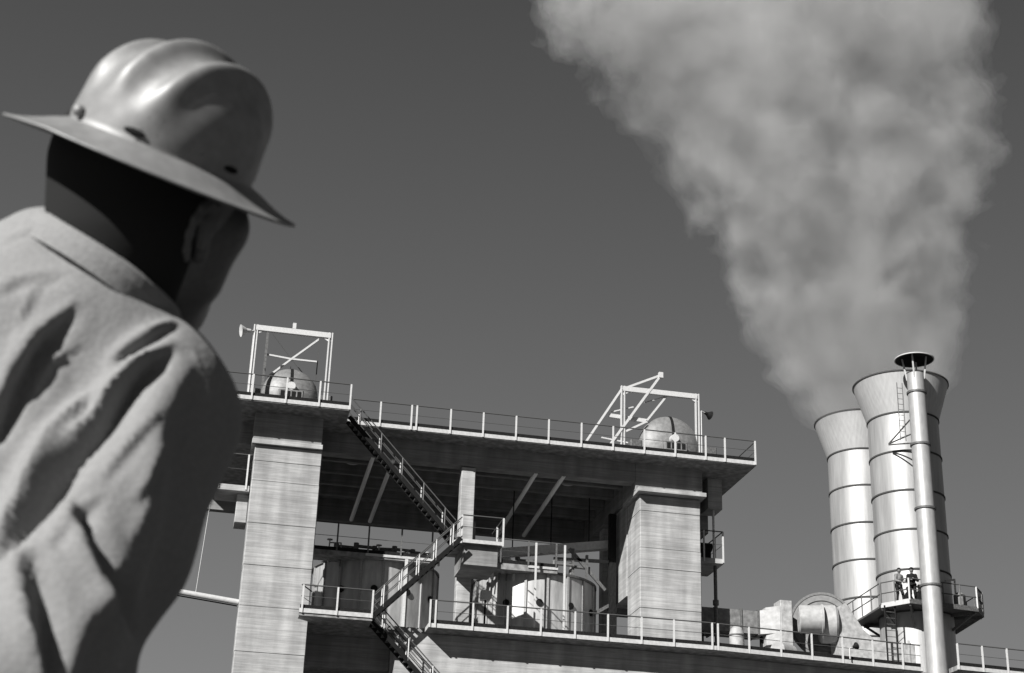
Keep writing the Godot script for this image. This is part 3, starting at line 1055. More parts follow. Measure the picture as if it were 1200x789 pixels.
	s.lathe(Vector3(25.85, 17.08, -1.7), [Vector2(0.36, 0), Vector2(0.36, 1.2), Vector2(0.3, 1.45), Vector2(0.15, 1.6), Vector2(0, 1.63)], 24)
	part("body", s, M.light_duct, t)
	s = Shape.new()
	s.lathe(Vector3(25.85, 18.2, -1.7), [Vector2(0.36, 0), Vector2(0.39, 0), Vector2(0.39, 0.06), Vector2(0.36, 0.06)], 24)
	part("band", s, M.steel, t)
	t = thing("motor", "small pale motor at the foot of the tall duct box", "motor", Vector3(28.35, 17.08, -1.8))
	s = Shape.new()
	s.tube(Vector3(27.9, 17.7, -1.7), Vector3(28.8, 17.7, -2.3), 0.42, 0.42, 20)
	part("housing", s, M.light_duct, t)
	s = Shape.new()
	s.block(Vector3(28.0, 17.08, -2.4), Vector3(28.7, 17.3, -1.6), 0.03)
	part("foot", s, M.duct, t)
	t = thing("pump_set", "low dark pump set on the deck between the drum and the motor", "pump", Vector3(26.9, 17.08, -2.5))
	s = Shape.new()
	s.tube(Vector3(26.4, 17.55, -2.4), Vector3(27.5, 17.5, -2.4), 0.3, 0.24, 16)
	part("body", s, M.duct, t)
	s = Shape.new()
	s.block(Vector3(26.3, 17.08, -2.8), Vector3(27.7, 17.28, -2.0), 0.03)
	part("base_plate", s, M.steel, t)
	t = thing("down_pipe", "dark upright pipe from the little balcony down past the duct", "pipe", Vector3(25.45, 17.08, -3.3))
	s = Shape.new()
	s.tube(Vector3(25.45, 17.08, -3.5), Vector3(25.45, 22.09, -3.5), 0.09)
	part("pipe_length", s, M.steel, t)
	s = Shape.new()
	s.tube(Vector3(25.45, 20.1, -3.5), Vector3(25.45, 20.35, -3.5), 0.15)
	part("joint", s, M.steel, t)
	t = thing("white_pipe", "thin white pipe from the corbel down to the little balcony", "pipe", Vector3(25.3, 22.34, -3.2))
	s = Shape.new()
	s.tube(Vector3(25.3, 22.36, -3.2), Vector3(25.3, 24.89, -3.2), 0.06)
	part("pipe_length", s, M.white, t)
	t = thing("winch", "small dark winch on the little balcony beside the right column", "winch", Vector3(24.9, 22.34, -3.6))
	s = Shape.new()
	s.block(Vector3(24.55, 22.34, -3.9), Vector3(25.2, 22.95, -3.3), 0.05)
	part("gearbox", s, M.dark, t)
	s = Shape.new()
	s.tube(Vector3(24.6, 23.05, -3.6), Vector3(25.3, 23.05, -3.6), 0.22, 0.22, 16)
	part("drum", s, M.dark, t)
	t = thing("long_pipe", "thin pale pipe crossing the sky from the left column to behind the worker", "pipe", Vector3(-5, 0, -0.8))
	s = Shape.new()
	s.tube(Vector3(2.06, 17.66, -0.7), Vector3(-6.0, 18.5, -0.9), 0.13, 0.13, 12)
	part("pipe_length", s, M.edge, t)
	s = Shape.new()
	s.tube(Vector3(-5.8, 0.0, -0.9), Vector3(-5.8, 18.4, -0.9), 0.15, 0.12, 12)
	part("support_post", s, M.steel, t)
	s = Shape.new()
	s.tube(Vector3(2.0, 17.5, -0.75), Vector3(-6.0, 18.32, -0.95), 0.03, 0.03, 6)
	part("cable", s, M.dark, t)
	s = Shape.new()
	s.tube(Vector3(0.12, 17.9, -0.75), Vector3(0.35, 22.84, -1.0), 0.014, 0.014, 6)
	part("hanger_wire", s, M.white, t)


# ---------------------------------------------------------------- steam
func build_steam() -> void:
	var t := thing("steam_plume", "billowing pale steam plume rising from the left chimney across the sky", "steam", Vector3(36.6, 33.0, -10))
	t.set_meta("kind", "stuff")
	rng.seed = 77
	# the core of the plume: where each billow stands, its radius
	var list := [[1003, 474, 34, 3.0], [990, 448, 36, 2.6], [1014, 440, 42, 2.4], [1052, 425, 44, 1.8], [974, 418, 40, 2.2], [1066, 408, 36, 1.5], [948, 390, 36, 1.9], [1015, 395, 52, 1.6], [1066, 365, 42, 1.4],
		[935, 372, 36, 1.2], [948, 345, 44, 1.7], [1000, 340, 56, 1.3], [1048, 322, 56, 1.3], [925, 308, 44, 1.6], [1080, 285, 36, 1.3], [960, 285, 58, 1.2], [1025, 270, 58, 1.2], [905, 275, 44, 1.4], [1106, 220, 36, 1.3], [1075, 220, 52, 1.2],
		[950, 220, 60, 1.0], [890, 235, 46, 1.2], [1010, 195, 60, 1.0], [842, 200, 44, 1.0], [1118, 168, 32, 1.3], [895, 170, 60, 0.9], [852, 140, 54, 0.8], [1065, 140, 62, 0.9], [980, 120, 66, 0.8], [805, 140, 38, 0.8],
		[905, 90, 70, 0.7], [825, 75, 66, 0.7], [1105, 95, 40, 0.6], [1030, 50, 74, 0.7], [765, 70, 50, 0.6], [705, 22, 42, 0.5], [900, 10, 76, 0.6], [1105, 20, 44, 0.5], [765, 0, 60, 0.6], [985, -25, 80, 0.6], [1080, -20, 66, 0.5], [660, -15, 40, 0.5]]
	var core := Flesh.new()
	core.k = 2.2
	for q in list:
		var far := 92.0 + rng.randf_range(-1.2, 1.2)
		var c := spot(q[0], q[1], far)
		core.bone(c, q[2] * far / FOCAL, c, q[2] * far / FOCAL)
	var cell := 0.3
	var lo := Vector3(1e9, 1e9, 1e9)
	var hi := -lo
	for i in core.a.size():
		lo = lo.min(core.a[i] - Vector3.ONE * (core.r[i] + 2.5))
		hi = hi.max(core.a[i] + Vector3.ONE * (core.r[i] + 2.5))
	var n := Vector3i(((hi - lo) / (cell * 4.0)).ceil()) * 4 + Vector3i.ONE
	# distance to the core on a coarse lattice, filled in between
	var cn := (n - Vector3i.ONE) / 4 + Vector3i.ONE
	var coarse := PackedFloat32Array()
	coarse.resize(cn.x * cn.y * cn.z)
	for z in cn.z:
		for y in cn.y:
			for x in cn.x:
				coarse[(z * cn.y + y) * cn.x + x] = core.at(lo + Vector3(x, y, z) * cell * 4.0)
	var big := FastNoiseLite.new()
	big.seed = 4
	big.noise_type = FastNoiseLite.TYPE_SIMPLEX_SMOOTH
	big.frequency = 0.26
	big.fractal_octaves = 5
	big.fractal_gain = 0.6
	big.domain_warp_enabled = true
	big.domain_warp_amplitude = 2.0
	big.domain_warp_frequency = 0.12
	var field := PackedFloat32Array()
	field.resize(n.x * n.y * n.z)
	var o := 0
	for z in n.z:
		var cz := mini(z / 4, cn.z - 2)
		var fz := z * 0.25 - cz
		for y in n.y:
			var cy := mini(y / 4, cn.y - 2)
			var fy := y * 0.25 - cy
			var high := lo.y + y * cell - 33.0
			for x in n.x:
				var cx := mini(x / 4, cn.x - 2)
				var fx := x * 0.25 - cx
				var k := (cz * cn.y + cy) * cn.x + cx
				var k2 := k + cn.x * cn.y
				var e := lerpf(lerpf(lerpf(coarse[k], coarse[k + 1], fx), lerpf(coarse[k + cn.x], coarse[k + cn.x + 1], fx), fy), lerpf(lerpf(coarse[k2], coarse[k2 + 1], fx), lerpf(coarse[k2 + cn.x], coarse[k2 + cn.x + 1], fx), fy), fz)
				if absf(e) < 4.5:
					var p := lo + Vector3(x, y, z) * cell
					e += big.get_noise_3dv(p) * minf(2.5, 1.0 + 0.13 * maxf(high, 0.0))
				field[o] = e
				o += 1
	var shells := [[0.8, 0.03], [0.5, 0.045], [0.2, 0.055], [-0.1, 0.06], [-0.45, 0.06], [-0.9, 0.06], [-1.6, 0.08]]
	for q in shells:
		var s := nets(field, n, lo, cell, q[0], 0.075 * (0.85 - q[0]))
		smooth_normals(s)
		var m := FogMaterial.new()
		m.density = q[1]
		m.albedo = Color(0.995, 0.995, 0.995)
		part("billow_layer", s, m, t).set_meta("kind", "stuff")


# the surface where a sampled field falls below a level that sinks with height
func nets(val: PackedFloat32Array, n: Vector3i, lo: Vector3, cell: float, level: float, sink: float) -> Shape:
	var s := Shape.new()
	var vert := PackedInt32Array()
	vert.resize(n.x * n.y * n.z)
	vert.fill(-1)
	var low := PackedFloat32Array()
	low.resize(n.x * n.y * n.z)
	low.fill(1.0)
	for z in range(1, n.z - 1):
		for y in range(1, n.y - 1):
			var cut := level - sink * maxf(lo.y + y * cell - 40.0, 0.0)
			var o := (z * n.y + y) * n.x
			for x in range(1, n.x - 1):
				low[o + x] = val[o + x] - cut
	var off := PackedInt32Array([0, 1, n.x, n.x + 1, n.x * n.y, n.x * n.y + 1, n.x * n.y + n.x, n.x * n.y + n.x + 1])
	var cn := [Vector3(0, 0, 0), Vector3(1, 0, 0), Vector3(0, 1, 0), Vector3(1, 1, 0), Vector3(0, 0, 1), Vector3(1, 0, 1), Vector3(0, 1, 1), Vector3(1, 1, 1)]
	var ed := [[0, 1], [2, 3], [4, 5], [6, 7], [0, 2], [1, 3], [4, 6], [5, 7], [0, 4], [1, 5], [2, 6], [3, 7]]
	for z in n.z - 1:
		for y in n.y - 1:
			var o := (z * n.y + y) * n.x
			for x in n.x - 1:
				var inside := 0
				for c in off:
					if low[o + x + c] < 0.0:
						inside += 1
				if inside == 0 or inside == 8:
					continue
				var sum := Vector3.ZERO
				var cnt := 0
				for e in ed:
					var p := low[o + x + off[e[0]]]
					var q := low[o + x + off[e[1]]]
					if (p < 0.0) != (q < 0.0):
						sum += (cn[e[0]] as Vector3).lerp(cn[e[1]], p / (p - q))
						cnt += 1
				vert[o + x] = s.v.size()
				s.v.append(lo + (Vector3(x, y, z) + sum / cnt) * cell)
	var steps := [[1, n.x, n.x * n.y], [n.x, n.x * n.y, 1], [n.x * n.y, 1, n.x]]
	for o in vert.size():
		if vert[o] < 0:
			continue
		for st in steps:
			if (low[o] < 0.0) == (low[o + st[0]] < 0.0):
				continue
			var v0: int = vert[o - st[1] - st[2]]
			var v1: int = vert[o - st[1]]
			var v2: int = vert[o - st[2]]
			if v0 < 0 or v1 < 0 or v2 < 0:
				continue
			if low[o] < 0.0:
				s.idx.append_array([v0, v1, vert[o], v0, vert[o], v2])
			else:
				s.idx.append_array([v0, vert[o], v1, v0, v2, vert[o]])
	return s


# ---------------------------------------------------------------- people
func cloth_mesh(f: Flesh, cell: float) -> Shape:
	var s := f.meshed(cell)
	smooth_normals(s)
	return s


func small_worker(label: String, feet: Vector3, turn: float, lean: float, arms: int, hat: bool) -> void:
	var t := thing("person", label, "person", feet, "two workers on the gallery")
	var b := Basis(Vector3.UP, turn)
	var P := func(x: float, y: float, z: float) -> Vector3: return feet + b * (Vector3(x, y, z) + Vector3(0, 0, lean * maxf(y - 0.9, 0.0)))
	var skin := Flesh.new()
	skin.k = 0.03
	skin.chain([[P.call(0, 1.4, 0), 0.06], [P.call(0, 1.55, 0.01), 0.055], [P.call(0, 1.62, 0.02), 0.09], [P.call(0, 1.68, 0.01), 0.095]])
	skin.bone(P.call(0, 1.62, 0.1), 0.02, P.call(0, 1.6, 0.115), 0.016)
	var coat := Flesh.new()
	coat.k = 0.07
	coat.chain([[P.call(0, 0.88, 0), 0.15], [P.call(0, 1.1, 0), 0.145], [P.call(0, 1.3, 0), 0.15], [P.call(0, 1.42, 0), 0.09]])
	coat.bone(P.call(-0.16, 1.38, 0), 0.075, P.call(0.16, 1.38, 0), 0.075)
	for sx in [-1.0, 1.0]:
		var sh: Vector3 = P.call(0.19 * sx, 1.38, 0)
		var el: Vector3 = P.call(0.27 * sx, 1.1, 0.08)
		var ha: Vector3 = P.call(0.05 * sx, 1.16 + 0.03 * sx, 0.24) if arms == 0 else P.call(0.22 * sx, 1.0, 0.36)
		coat.chain([[sh, 0.07], [el, 0.055], [el.lerp(ha, 0.85), 0.042]])
		skin.bone(el.lerp(ha, 0.8), 0.032, ha, 0.038)
		for i in 4:
			var k: Vector3 = ha + b * Vector3((i - 1.5) * 0.02, -0.01, 0.01)
			skin.bone(k, 0.014, k + b * Vector3(-0.02 * sx, -0.03, 0.05 + 0.005 * i), 0.009)
		skin.bone(ha, 0.014, ha + b * Vector3(-0.05 * sx, 0.02, 0.03), 0.01)
	var legs := Flesh.new()
	legs.k = 0.05
	legs.bone(P.call(-0.08, 0.92, 0), 0.125, P.call(0.08, 0.92, 0), 0.125)
	var boots := Flesh.new()
	boots.k = 0.03
	for sx in [-1.0, 1.0]:
		var kn: Vector3 = P.call(0.11 * sx, 0.48, 0.03 + (0.12 if sx > 0 and arms == 1 else 0.0))
		var an: Vector3 = P.call(0.12 * sx, 0.1, -0.02 + (0.2 if sx > 0 and arms == 1 else 0.0))
		legs.chain([[P.call(0.1 * sx, 0.88, 0), 0.105], [kn, 0.07], [an, 0.058]])
		boots.bone(an + b * Vector3(0, -0.05, -0.03), 0.05, an + b * Vector3(0, -0.06, 0.14), 0.038)
	part("body", cloth_mesh(skin, 0.014), M.skin, t)
	part("jacket", cloth_mesh(coat, 0.022), M.black if arms == 0 else M.duct, t)
	part("trousers", cloth_mesh(legs, 0.022), M.dark, t)
	part("boots", cloth_mesh(boots, 0.016), M.boots, t)
	var h := Shape.new()
	var top: Vector3 = P.call(0, 1.69, 0.0)
	if hat:
		h.lathe(top, [Vector2(0.145, 0.0), Vector2(0.11, 0.02), Vector2(0.1, 0.07), Vector2(0.07, 0.11), Vector2(0, 0.125)], 20, b)
	else:
		h.ball(top, Vector3(0.102, 0.1, 0.11), 8, 16, b, 0.0, PI * 0.55)
	part("cap", h, M.dark, t)


func build_worker() -> void:
	var t := thing("person", "foreground worker seen from behind in a pale work shirt and a ridged hard hat", "person", Vector3(-0.5, 0.15, 68.6))
	# shirt: soft body first
	var f := Flesh.new()
	f.k = 0.035
	f.chain([[spot(45, 335, 1.54), 0.055], [spot(-15, 450, 1.49), 0.115], [spot(-55, 620, 1.44), 0.145], [spot(-85, 850, 1.32), 0.16], [spot(-70, 1150, 1.18), 0.17]])
	f.chain([[spot(58, 312, 1.51), 0.05], [spot(98, 376, 1.50), 0.056], [spot(163, 440, 1.51), 0.068]])
	f.bone(spot(50, 315, 1.54), 0.05, spot(-170, 420, 1.58), 0.08)
	f.bone(spot(20, 400, 1.51), 0.08, spot(110, 470, 1.51), 0.065)
	f.chain([[spot(192, 492, 1.54), 0.076], [spot(120, 640, 1.44), 0.074], [spot(20, 800, 1.34), 0.066], [spot(20, 1000, 1.39), 0.05]])
	f.chain([[spot(160, 480, 1.49), 0.062], [spot(108, 600, 1.39), 0.062], [spot(55, 700, 1.30), 0.06], [spot(0, 790, 1.24), 0.06]])
	f.chain([[spot(-185, 470, 1.58), 0.08], [spot(-250, 700, 1.56), 0.065], [spot(-230, 900, 1.54), 0.05]])
	f.bone(spot(84, 725, 1.68), 0.055, spot(-20, 950, 1.55), 0.1)
	var s := f.meshed(0.0055)
	smooth_normals(s)
	# folds: [depth in mm, half width in mm, points from lower left to upper right]; each falls away on its lower right side
	var folds := [
		[11, 9, [[-20, 540], [12, 455], [40, 405], [98, 348]]],
		[8, 7, [[98, 412], [130, 372], [185, 346]]],
		[6, 5, [[122, 460], [140, 418], [185, 388], [214, 378]]],
		[19, 9, [[-20, 680], [8, 630], [40, 570], [72, 510], [105, 468], [132, 452]]],
		[25, 9, [[0, 640], [25, 610], [60, 560], [105, 500], [152, 445], [212, 398]]],
		[16, 12, [[160, 760], [128, 690], [98, 620], [78, 572]]],
		[13, 10, [[60, 830], [44, 740], [30, 670], [28, 630]]],
		[7, 11, [[80, 810], [108, 740], [150, 680]]],
		[12, 24, [[150, 740], [185, 630], [200, 510], [235, 420]]],
		[2, 4, [[-10, 290], [30, 272], [60, 268]]],
		[3, 6, [[150, 650], [172, 600], [176, 550]]],
		[2, 3.5, [[125, 458], [100, 425], [55, 403], [-10, 395]]],
		[2, 3.5, [[200, 392], [222, 412], [238, 440]]],
		[3, 5, [[30, 480], [62, 425], [104, 402]]],
		[3, 5, [[112, 575], [155, 522], [192, 478]]],
		[3, 5, [[150, 600], [176, 560], [196, 520]]],
		[4, 6, [[56, 650], [80, 610], [122, 578]]],
		[2, 4, [[20, 390], [45, 335], [90, 315]]],
		[3, 6, [[-10, 350], [20, 330], [75, 318]]]]
	var sg := []
	for q in folds:
		var pts := []
		for p in q[2]:
			var far := 0.95
			for i in 60:
				var e := f.at(spot(p[0], p[1], far))
				if e < 0.0005:
					break
				far += e * 0.8
			pts.append(spot(p[0], p[1], far))
		var total := 0.0
		for i in pts.size() - 1:
			total += pts[i].distance_to(pts[i + 1])
		var run := 0.0
		for i in pts.size() - 1:
			var d: Vector3 = pts[i + 1] - pts[i]
			var side: Vector3 = d.normalized().cross((EYE - pts[i]).normalized()).normalized()
			sg.append([pts[i], d, d.length_squared(), side, q[0] * 0.001, q[1] * 0.001, run / total, d.length() / total, i == 0, i == pts.size() - 2])
			run += d.length()
	var moved := PackedFloat32Array()
	moved.resize(s.v.size())
	for i in s.v.size():
		var p := s.v[i]
		if (p - EYE).dot(s.n[i]) > 0.08:
			continue
		var sum := 0.0
		var best := {}
		for e in sg:
			var w: Vector3 = p - e[0]
			var u: float = clampf(w.dot(e[1]) / e[2], 0.0, 1.0)
			var dv: Vector3 = w - e[1] * u
			var l := dv.length()
			var run: float = e[6] + e[7] * u
			var sd: float = e[5] * (0.4 + 0.6 * sin(PI * clampf(run, 0.0, 1.0)))
			if l > sd * 3.5:
				continue
			var key: float = e[4] * 1000.0 + e[5] * 37.0
			if best.has(key) and best[key][0] <= l:
				continue
			var fade := smoothstep(0.0, 0.18, run) * smoothstep(0.0, 0.18, 1.0 - run)
			best[key] = [l, -e[4] * (sd / e[5]) * (dv.dot(e[3]) / sd) * exp(0.5 - 0.5 * l * l / (sd * sd)) * fade]
		for k in best:
			sum += best[k][1]
		moved[i] = sum
	var fine := FastNoiseLite.new()
	fine.seed = 5
	fine.frequency = 14.0
	fine.fractal_octaves = 3
	for i in s.v.size():
		s.v[i] += s.n[i] * (moved[i] + fine.get_noise_3dv(s.v[i] * Vector3(1, 0.6, 1)) * 0.0011)
	smooth_normals(s)
	var shirt := part("shirt", s, M.shirt, t)

	# hat: F forward, U up, R right
	var U := (view * Vector3(0.36, 0.93, 0.03)).normalized()
	var F0 := view * Vector3(0.46, 0, -0.89)
	var F := (F0 - U * F0.dot(U)).normalized()
	var R := F.cross(U)
	var hb := Basis(R, U, -F)
	var hc := spot(181, 190, 1.55)
	var hat := Shape.new()
	var na := 120
	var nt := 60
	for k in 2:
		var first := hat.v.size()
		for j in nt + 1:
			var w := float(j) / nt
			for i in na:
				var phi := TAU * i / na
				var sn := sin(phi)
				var cs := cos(phi)   # cs = 1 in front
				var r0 := 1.0 / sqrt(pow(cs / 0.102, 2.0) + pow(sn / 0.087, 2.0))
				var rr: float
				var y: float
				if w < 0.7:
					var a := w / 0.7 * PI * 0.5
					rr = r0 * pow(sin(a), 0.95)
					y = 0.012 + 0.098 * pow(cos(a), 0.88)
					var x := rr * sn
					var fade := smoothstep(0.02, 0.06, y)
					var bump := 0.015 * exp(-pow(x / 0.012, 2.0)) + 0.015 * exp(-pow((absf(x) - 0.044) / 0.011, 2.0))
					y += bump * fade * 0.85
					rr += bump * fade * 0.35 * sin(a)
				else:
					var b := (w - 0.7) / 0.3
					var wide := 0.046 + 0.012 * maxf(0.0, cs) + 0.004 * maxf(0.0, -cs)
					rr = r0 + wide * b + 0.004 * smoothstep(0.0, 0.2, b)
					y = 0.012 - (0.02 + 0.006 * absf(sn)) * pow(b, 0.85) + 0.004 * b * b * b
				var p := hc + hb * Vector3(rr * sn + 0.004 * (1.0 - smoothstep(0.7, 1.0, w)), y - 0.0025 * k, -rr * cs)
				p += view.x * 0.11 * maxf(y - 0.012, 0.0) * (1.0 if w < 0.7 else 0.0)
				hat.v.append(p)
		for j in nt:
			for i in na:
				var a0 := first + j * na + i
				var a1 := first + j * na + (i + 1) % na
				var b0 := a0 + na
				var b1 := a1 + na
				if k == 0:
					hat.idx.append_array([a0, b1, b0, a0, a1, b1])
				else:
					hat.idx.append_array([a0, b0, b1, a0, b1, a1])
	var e0 := nt * na
	var e1 := (nt + 1) * na + nt * na
	for i in na:
		var j := (i + 1) % na
		hat.idx.append_array([e0 + i, e1 + j, e1 + i, e0 + i, e0 + j, e1 + j])
	smooth_normals(hat)
	# make sure that the dome's normals look outward
	if (hat.v[nt / 2 * na] - hc).dot(hat.n[nt / 2 * na]) < 0.0:
		for i in range(0, hat.idx.size(), 3):
			var q := hat.idx[i + 1]
			hat.idx[i + 1] = hat.idx[i + 2]
			hat.idx[i + 2] = q
		smooth_normals(hat)
	var hp := part("hard_hat", hat, M.hat, t)
	for q in [-2.9, 2.75, 1.6, 0.5, -1.2]:
		var rv := Shape.new()
		var rq := 1.0 / sqrt(pow(cos(q) / 0.102, 2.0) + pow(sin(q) / 0.087, 2.0))
		var o := Vector3(sin(q), 0, -cos(q))
		var rp := hc + hb * (o * rq + Vector3(0.004, 0.02, 0))
		if q < -2.0:
			rv.ball(rp + hb * o * 0.003, Vector3.ONE * 0.006, 8, 12)
			part("knob", rv, M.hat, hp)
		else:
			rv.ball(rp, Vector3(0.011, 0.0035, 0.0025), 8, 16, hb * Basis(Vector3.UP, -q))
			part("vent_slot", rv, M.black, hp)
	var band := Shape.new()
	band.lathe(hc + U * -0.012, [Vector2(0.088, -0.028), Vector2(0.09, 0.0)], 40, Basis(R * 0.95, U, F * 1.1))
	band.lathe(hc + U * -0.012, [Vector2(0.086, -0.028), Vector2(0.088, 0.0)], 40, Basis(R * 0.95, U, F * 1.1), 0, TAU, true)
	part("head_band", band, M.strap, hp)
	var strap := Shape.new()
	strap.lathe(hc + U * -0.03, [Vector2(0.0855, -0.014), Vector2(0.088, 0.016)], 20, Basis(R * 0.93, U, F * 1.12), -PI * 0.78, -PI * 0.45)
	part("nape_strap", strap, M.strap, hp)

	# head, neck, ear
	var sk := Flesh.new()
	sk.k = 0.035
	var UH := (view * Vector3(0.2, 0.95, 0.1)).normalized()
	var FH := (F0 - UH * F0.dot(UH)).normalized()
	var head := Basis(FH.cross(UH), UH, -FH)
	var hh := hc + view * Vector3(-0.007, -0.004, 0)
	var H := func(x: float, y: float, z: float) -> Vector3: return hh + head * Vector3(x, y, -z)
	sk.bone(H.call(0, 0.0, 0.025), 0.072, H.call(0, 0.0, -0.02), 0.072)
	sk.bone(H.call(0, -0.06, 0.03), 0.07, H.call(0, -0.13, 0.05), 0.045)
	sk.bone(H.call(0.006, -0.05, -0.024), 0.066, spot(130, 335, 1.66), 0.058)
	sk.bone(H.call(0.0, -0.09, 0.0), 0.06, spot(165, 370, 1.67), 0.06)
	sk.bone(H.call(0, -0.065, 0.098), 0.012, H.call(0, -0.095, 0.118), 0.013)
	for sx in [-1.0, 1.0]:
		sk.bone(H.call(0.05 * sx, -0.055, 0.06), 0.025, H.call(0.045 * sx, -0.1, 0.055), 0.02)
		sk.bone(H.call(0.02 * sx, -0.045, 0.088), 0.014, H.call(0.05 * sx, -0.045, 0.072), 0.012)
	sk.bone(H.call(0, -0.135, 0.08), 0.02, H.call(0, -0.128, 0.085), 0.02)
	var body := sk.meshed(0.004)
	smooth_normals(body)
	var ear := Flesh.new()
	ear.k = 0.006
	for sx in [-1.0, 1.0]:
		var rim := []
		for i in 9:
			var a := PI * (-0.35 + 1.3 * i / 8.0)
			rim.append([H.call((0.083 + 0.006 * sin(a)) * sx, -0.05 + 0.03 * sin(a), -0.005 - 0.017 * cos(a)), 0.0042])
		ear.chain(rim)
		ear.bone(H.call(0.079 * sx, -0.035, 0.0), 0.011, H.call(0.076 * sx, -0.073, 0.008), 0.008)
		ear.bone(H.call(0.084 * sx, -0.04, -0.008), 0.004, H.call(0.083 * sx, -0.063, -0.004), 0.004)
	var es := ear.meshed(0.0022)
	smooth_normals(es)
	var shift := body.v.size()
	for i in es.v.size():
		body.v.append(es.v[i]); body.n.append(es.n[i])
	for i in es.idx:
		body.idx.append(i + shift)
	# hands, in the same skin
	for q in [[spot(150, 1000, 1.4), spot(230, 1040, 1.45)], [spot(-210, 900, 1.6), spot(-205, 980, 1.6)]]:
		var hd := Flesh.new()
		hd.k = 0.012
		var dir: Vector3 = (q[1] - q[0]).normalized()
		var sd: Vector3 = dir.cross(view.z).normalized()
		var palm: Vector3 = q[0] + dir * 0.09
		hd.bone(q[0], 0.03, palm, 0.034)
		for i in 4:
			var k0: Vector3 = palm + sd * (i - 1.5) * 0.02 + dir * 0.02
			var k1: Vector3 = k0 + dir * (0.04 - 0.004 * absf(i - 1.3)) + view.z * 0.008
			hd.chain([[k0, 0.01], [k1, 0.009], [k1 + dir * 0.022 + view.z * 0.014, 0.0085], [k1 + dir * 0.034 + view.z * 0.032, 0.008]])
		hd.chain([[q[0] + dir * 0.04 + sd * 0.025, 0.013], [q[0] + dir * 0.075 + sd * 0.05, 0.011], [q[0] + dir * 0.105 + sd * 0.055, 0.009]])
		var hs := hd.meshed(0.004)
		smooth_normals(hs)
		part("hand", hs, M.skin, t)
	var bd := part("body", body, M.skin, t)
	var hr := Flesh.new()
	hr.k = 0.03
	hr.bone(H.call(0, -0.005, -0.022), 0.077, H.call(0.006, -0.055, -0.024), 0.07)
	hr.bone(H.call(0.008, -0.06, -0.03), 0.064, H.call(0.022, -0.12, -0.03), 0.052)
	hr.bone(H.call(0.01, -0.005, 0.0), 0.075, H.call(-0.01, -0.005, 0.0), 0.075)
	var hsm := hr.meshed(0.005)
	smooth_normals(hsm)
	part("hair", hsm, M.hair, bd)
	# spectacles
	var g := Shape.new()
	for sx in [-1.0, 1.0]:
		g.bar(H.call(0.076 * sx, -0.048, 0.0), H.call(0.054 * sx, -0.05, 0.089), 0.003, 0.006)
		g.lathe(H.call(0.032 * sx, -0.053, 0.09), [Vector2(0.016, -0.002), Vector2(0.02, -0.002), Vector2(0.02, 0.002), Vector2(0.016, 0.002)], 18, Basis(R, F, U))
	g.bar(H.call(-0.013, -0.05, 0.094), H.call(0.013, -0.05, 0.094), 0.003, 0.004)
	part("spectacles", g, M.boots, t)
	# collar: a band folded round the neck
	var n0 := spot(115, 325, 1.54)
	var ax := (view * Vector3(0.53, 0.8, -0.26)).normalized()
	var cx := ax.cross(F).normalized()
	var cb := Basis(cx, ax, cx.cross(ax))
	var col := Shape.new()
	col.lathe(n0, [Vector2(0.092, -0.014), Vector2(0.0915, 0.002), Vector2(0.089, 0.012), Vector2(0.086, 0.015), Vector2(0.083, 0.012)], 48, cb)
	col.lathe(n0, [Vector2(0.083, 0.012), Vector2(0.085, -0.02)], 48, cb, 0, TAU, true)
	part("collar", col, M.shirt, shirt)
	# trousers and boots down to the ground
	var tr := Flesh.new()
	tr.k = 0.06
	var hip := spot(30, 1150, 1.25)
	tr.bone(hip + Vector3(-0.08, 0, 0), 0.17, hip + Vector3(0.1, 0, 0), 0.17)
	var bt := Flesh.new()
	bt.k = 0.03
	for sx in [-1.0, 1.0]:
		var foot := Vector3(hip.x + 0.14 * sx, 0.22, hip.z - 0.05 * sx)
		tr.chain([[hip + Vector3(0.1 * sx, -0.05, 0), 0.13], [hip.lerp(foot, 0.5) + Vector3(0.1 * sx, 0, -0.03), 0.085], [foot, 0.075]])
		bt.bone(foot + Vector3(0, -0.02, 0.03), 0.055, foot + Vector3(0.05 * sx, -0.03, -0.17), 0.042)
	var ts := tr.meshed(0.016)
	smooth_normals(ts)
	part("trousers", ts, M.trousers, t)
	ts = bt.meshed(0.012)
	smooth_normals(ts)
	part("boots", ts, M.boots, t)


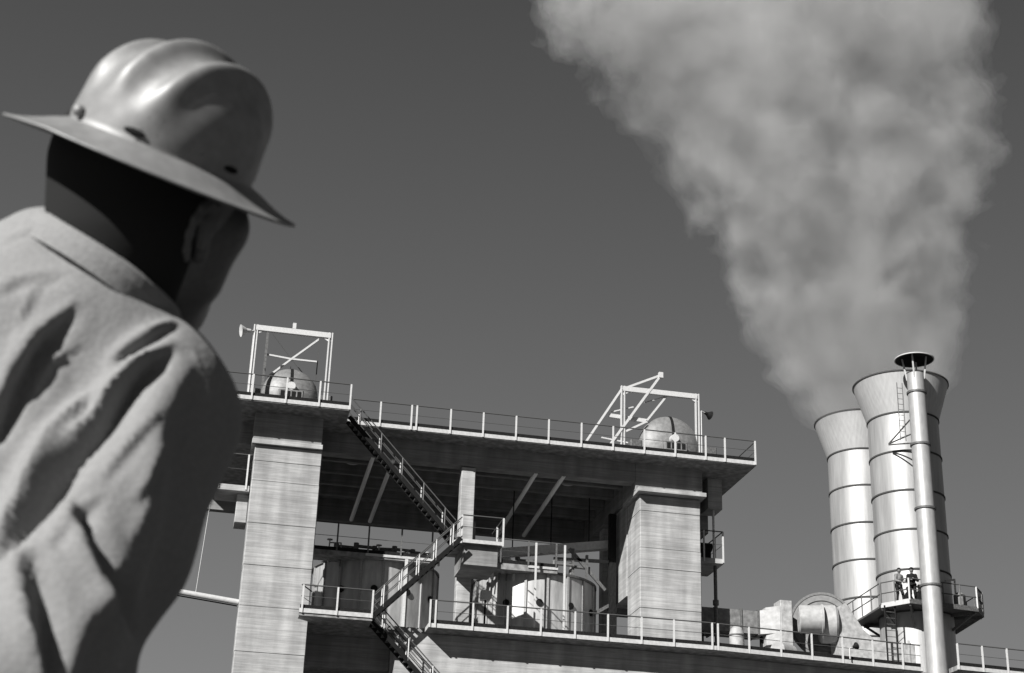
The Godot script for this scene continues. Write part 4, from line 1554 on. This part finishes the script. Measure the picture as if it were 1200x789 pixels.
func _ready() -> void:
	# camera: 35 mm film, standard lens, tilted up from the ground, turned a little and held not quite level
	var cam := Camera3D.new()
	cam.name = "camera"
	view = Basis(Vector3.UP, deg_to_rad(-11.28)) * Basis(Vector3.RIGHT, deg_to_rad(23.33)) * Basis(Vector3.BACK, deg_to_rad(2.0))
	cam.transform = Transform3D(view, EYE)
	cam.near = 0.05
	cam.far = 4000.0
	cam.fov = 24.08
	var lens := CameraAttributesPhysical.new()
	lens.frustum_focal_length = 56.27
	lens.frustum_focus_distance = 78.0
	lens.frustum_near = 0.05
	lens.frustum_far = 4000.0
	lens.exposure_aperture = 12.0
	cam.attributes = lens
	add_child(cam)
	cam.fov = 24.08
	cam.current = true
	# sky, dark as through a red filter, and a low sun from the left behind the camera
	var sky := ProceduralSkyMaterial.new()
	var lin := func(v: float) -> Color: return Color(v, v, v).linear_to_srgb()
	sky.sky_top_color = lin.call(0.014)
	sky.sky_horizon_color = lin.call(0.17)
	sky.sky_curve = 0.26
	sky.ground_bottom_color = lin.call(0.03)
	sky.ground_horizon_color = lin.call(0.1)
	sky.sun_angle_max = 1.0
	var env := Environment.new()
	env.background_mode = Environment.BG_SKY
	env.sky = Sky.new()
	env.sky.sky_material = sky
	env.tonemap_mode = Environment.TONE_MAPPER_LINEAR
	env.tonemap_exposure = 2.0
	env.sdfgi_enabled = true
	env.ssao_enabled = true
	env.ssil_enabled = true
	env.volumetric_fog_enabled = true
	env.volumetric_fog_density = 0.0
	var we := WorldEnvironment.new()
	we.name = "environment"
	we.environment = env
	add_child(we)
	var sun := DirectionalLight3D.new()
	sun.name = "sun"
	sun.light_energy = 1.5
	sun.light_color = Color(1, 0.995, 0.985)
	sun.light_angular_distance = 0.5
	sun.shadow_enabled = true
	sun.sky_mode = DirectionalLight3D.SKY_MODE_LIGHT_ONLY
	var az := deg_to_rad(45.0)
	var el := deg_to_rad(31.0)
	sun.look_at_from_position(Vector3.ZERO, -Vector3(-cos(el) * sin(az), sin(el), cos(el) * cos(az)))
	add_child(sun)

	make_materials()
	M.work_jacket = stuff(0.09, 0.9)
	var s := Shape.new()
	s.quad(Vector3(-2500, 0, 2500), Vector3(2500, 0, 2500), Vector3(2500, 0, -2500), Vector3(-2500, 0, -2500), Vector3.UP)
	structure("ground", s, M.ground)
	build_plant()
	build_tanks()
	build_roof()
	build_chimneys()
	build_fan()
	small_worker("bareheaded worker at the gallery rail, left of the one beside the pipe", Vector3(34.45, 20.54, -1.75), 0.3, 0.12, 1, false)
	small_worker("worker in a brimmed hat on the gallery, close beside the thin pipe", Vector3(35.05, 20.54, -1.45), -0.4, 0.0, 0, true)
	build_worker()
	build_steam()
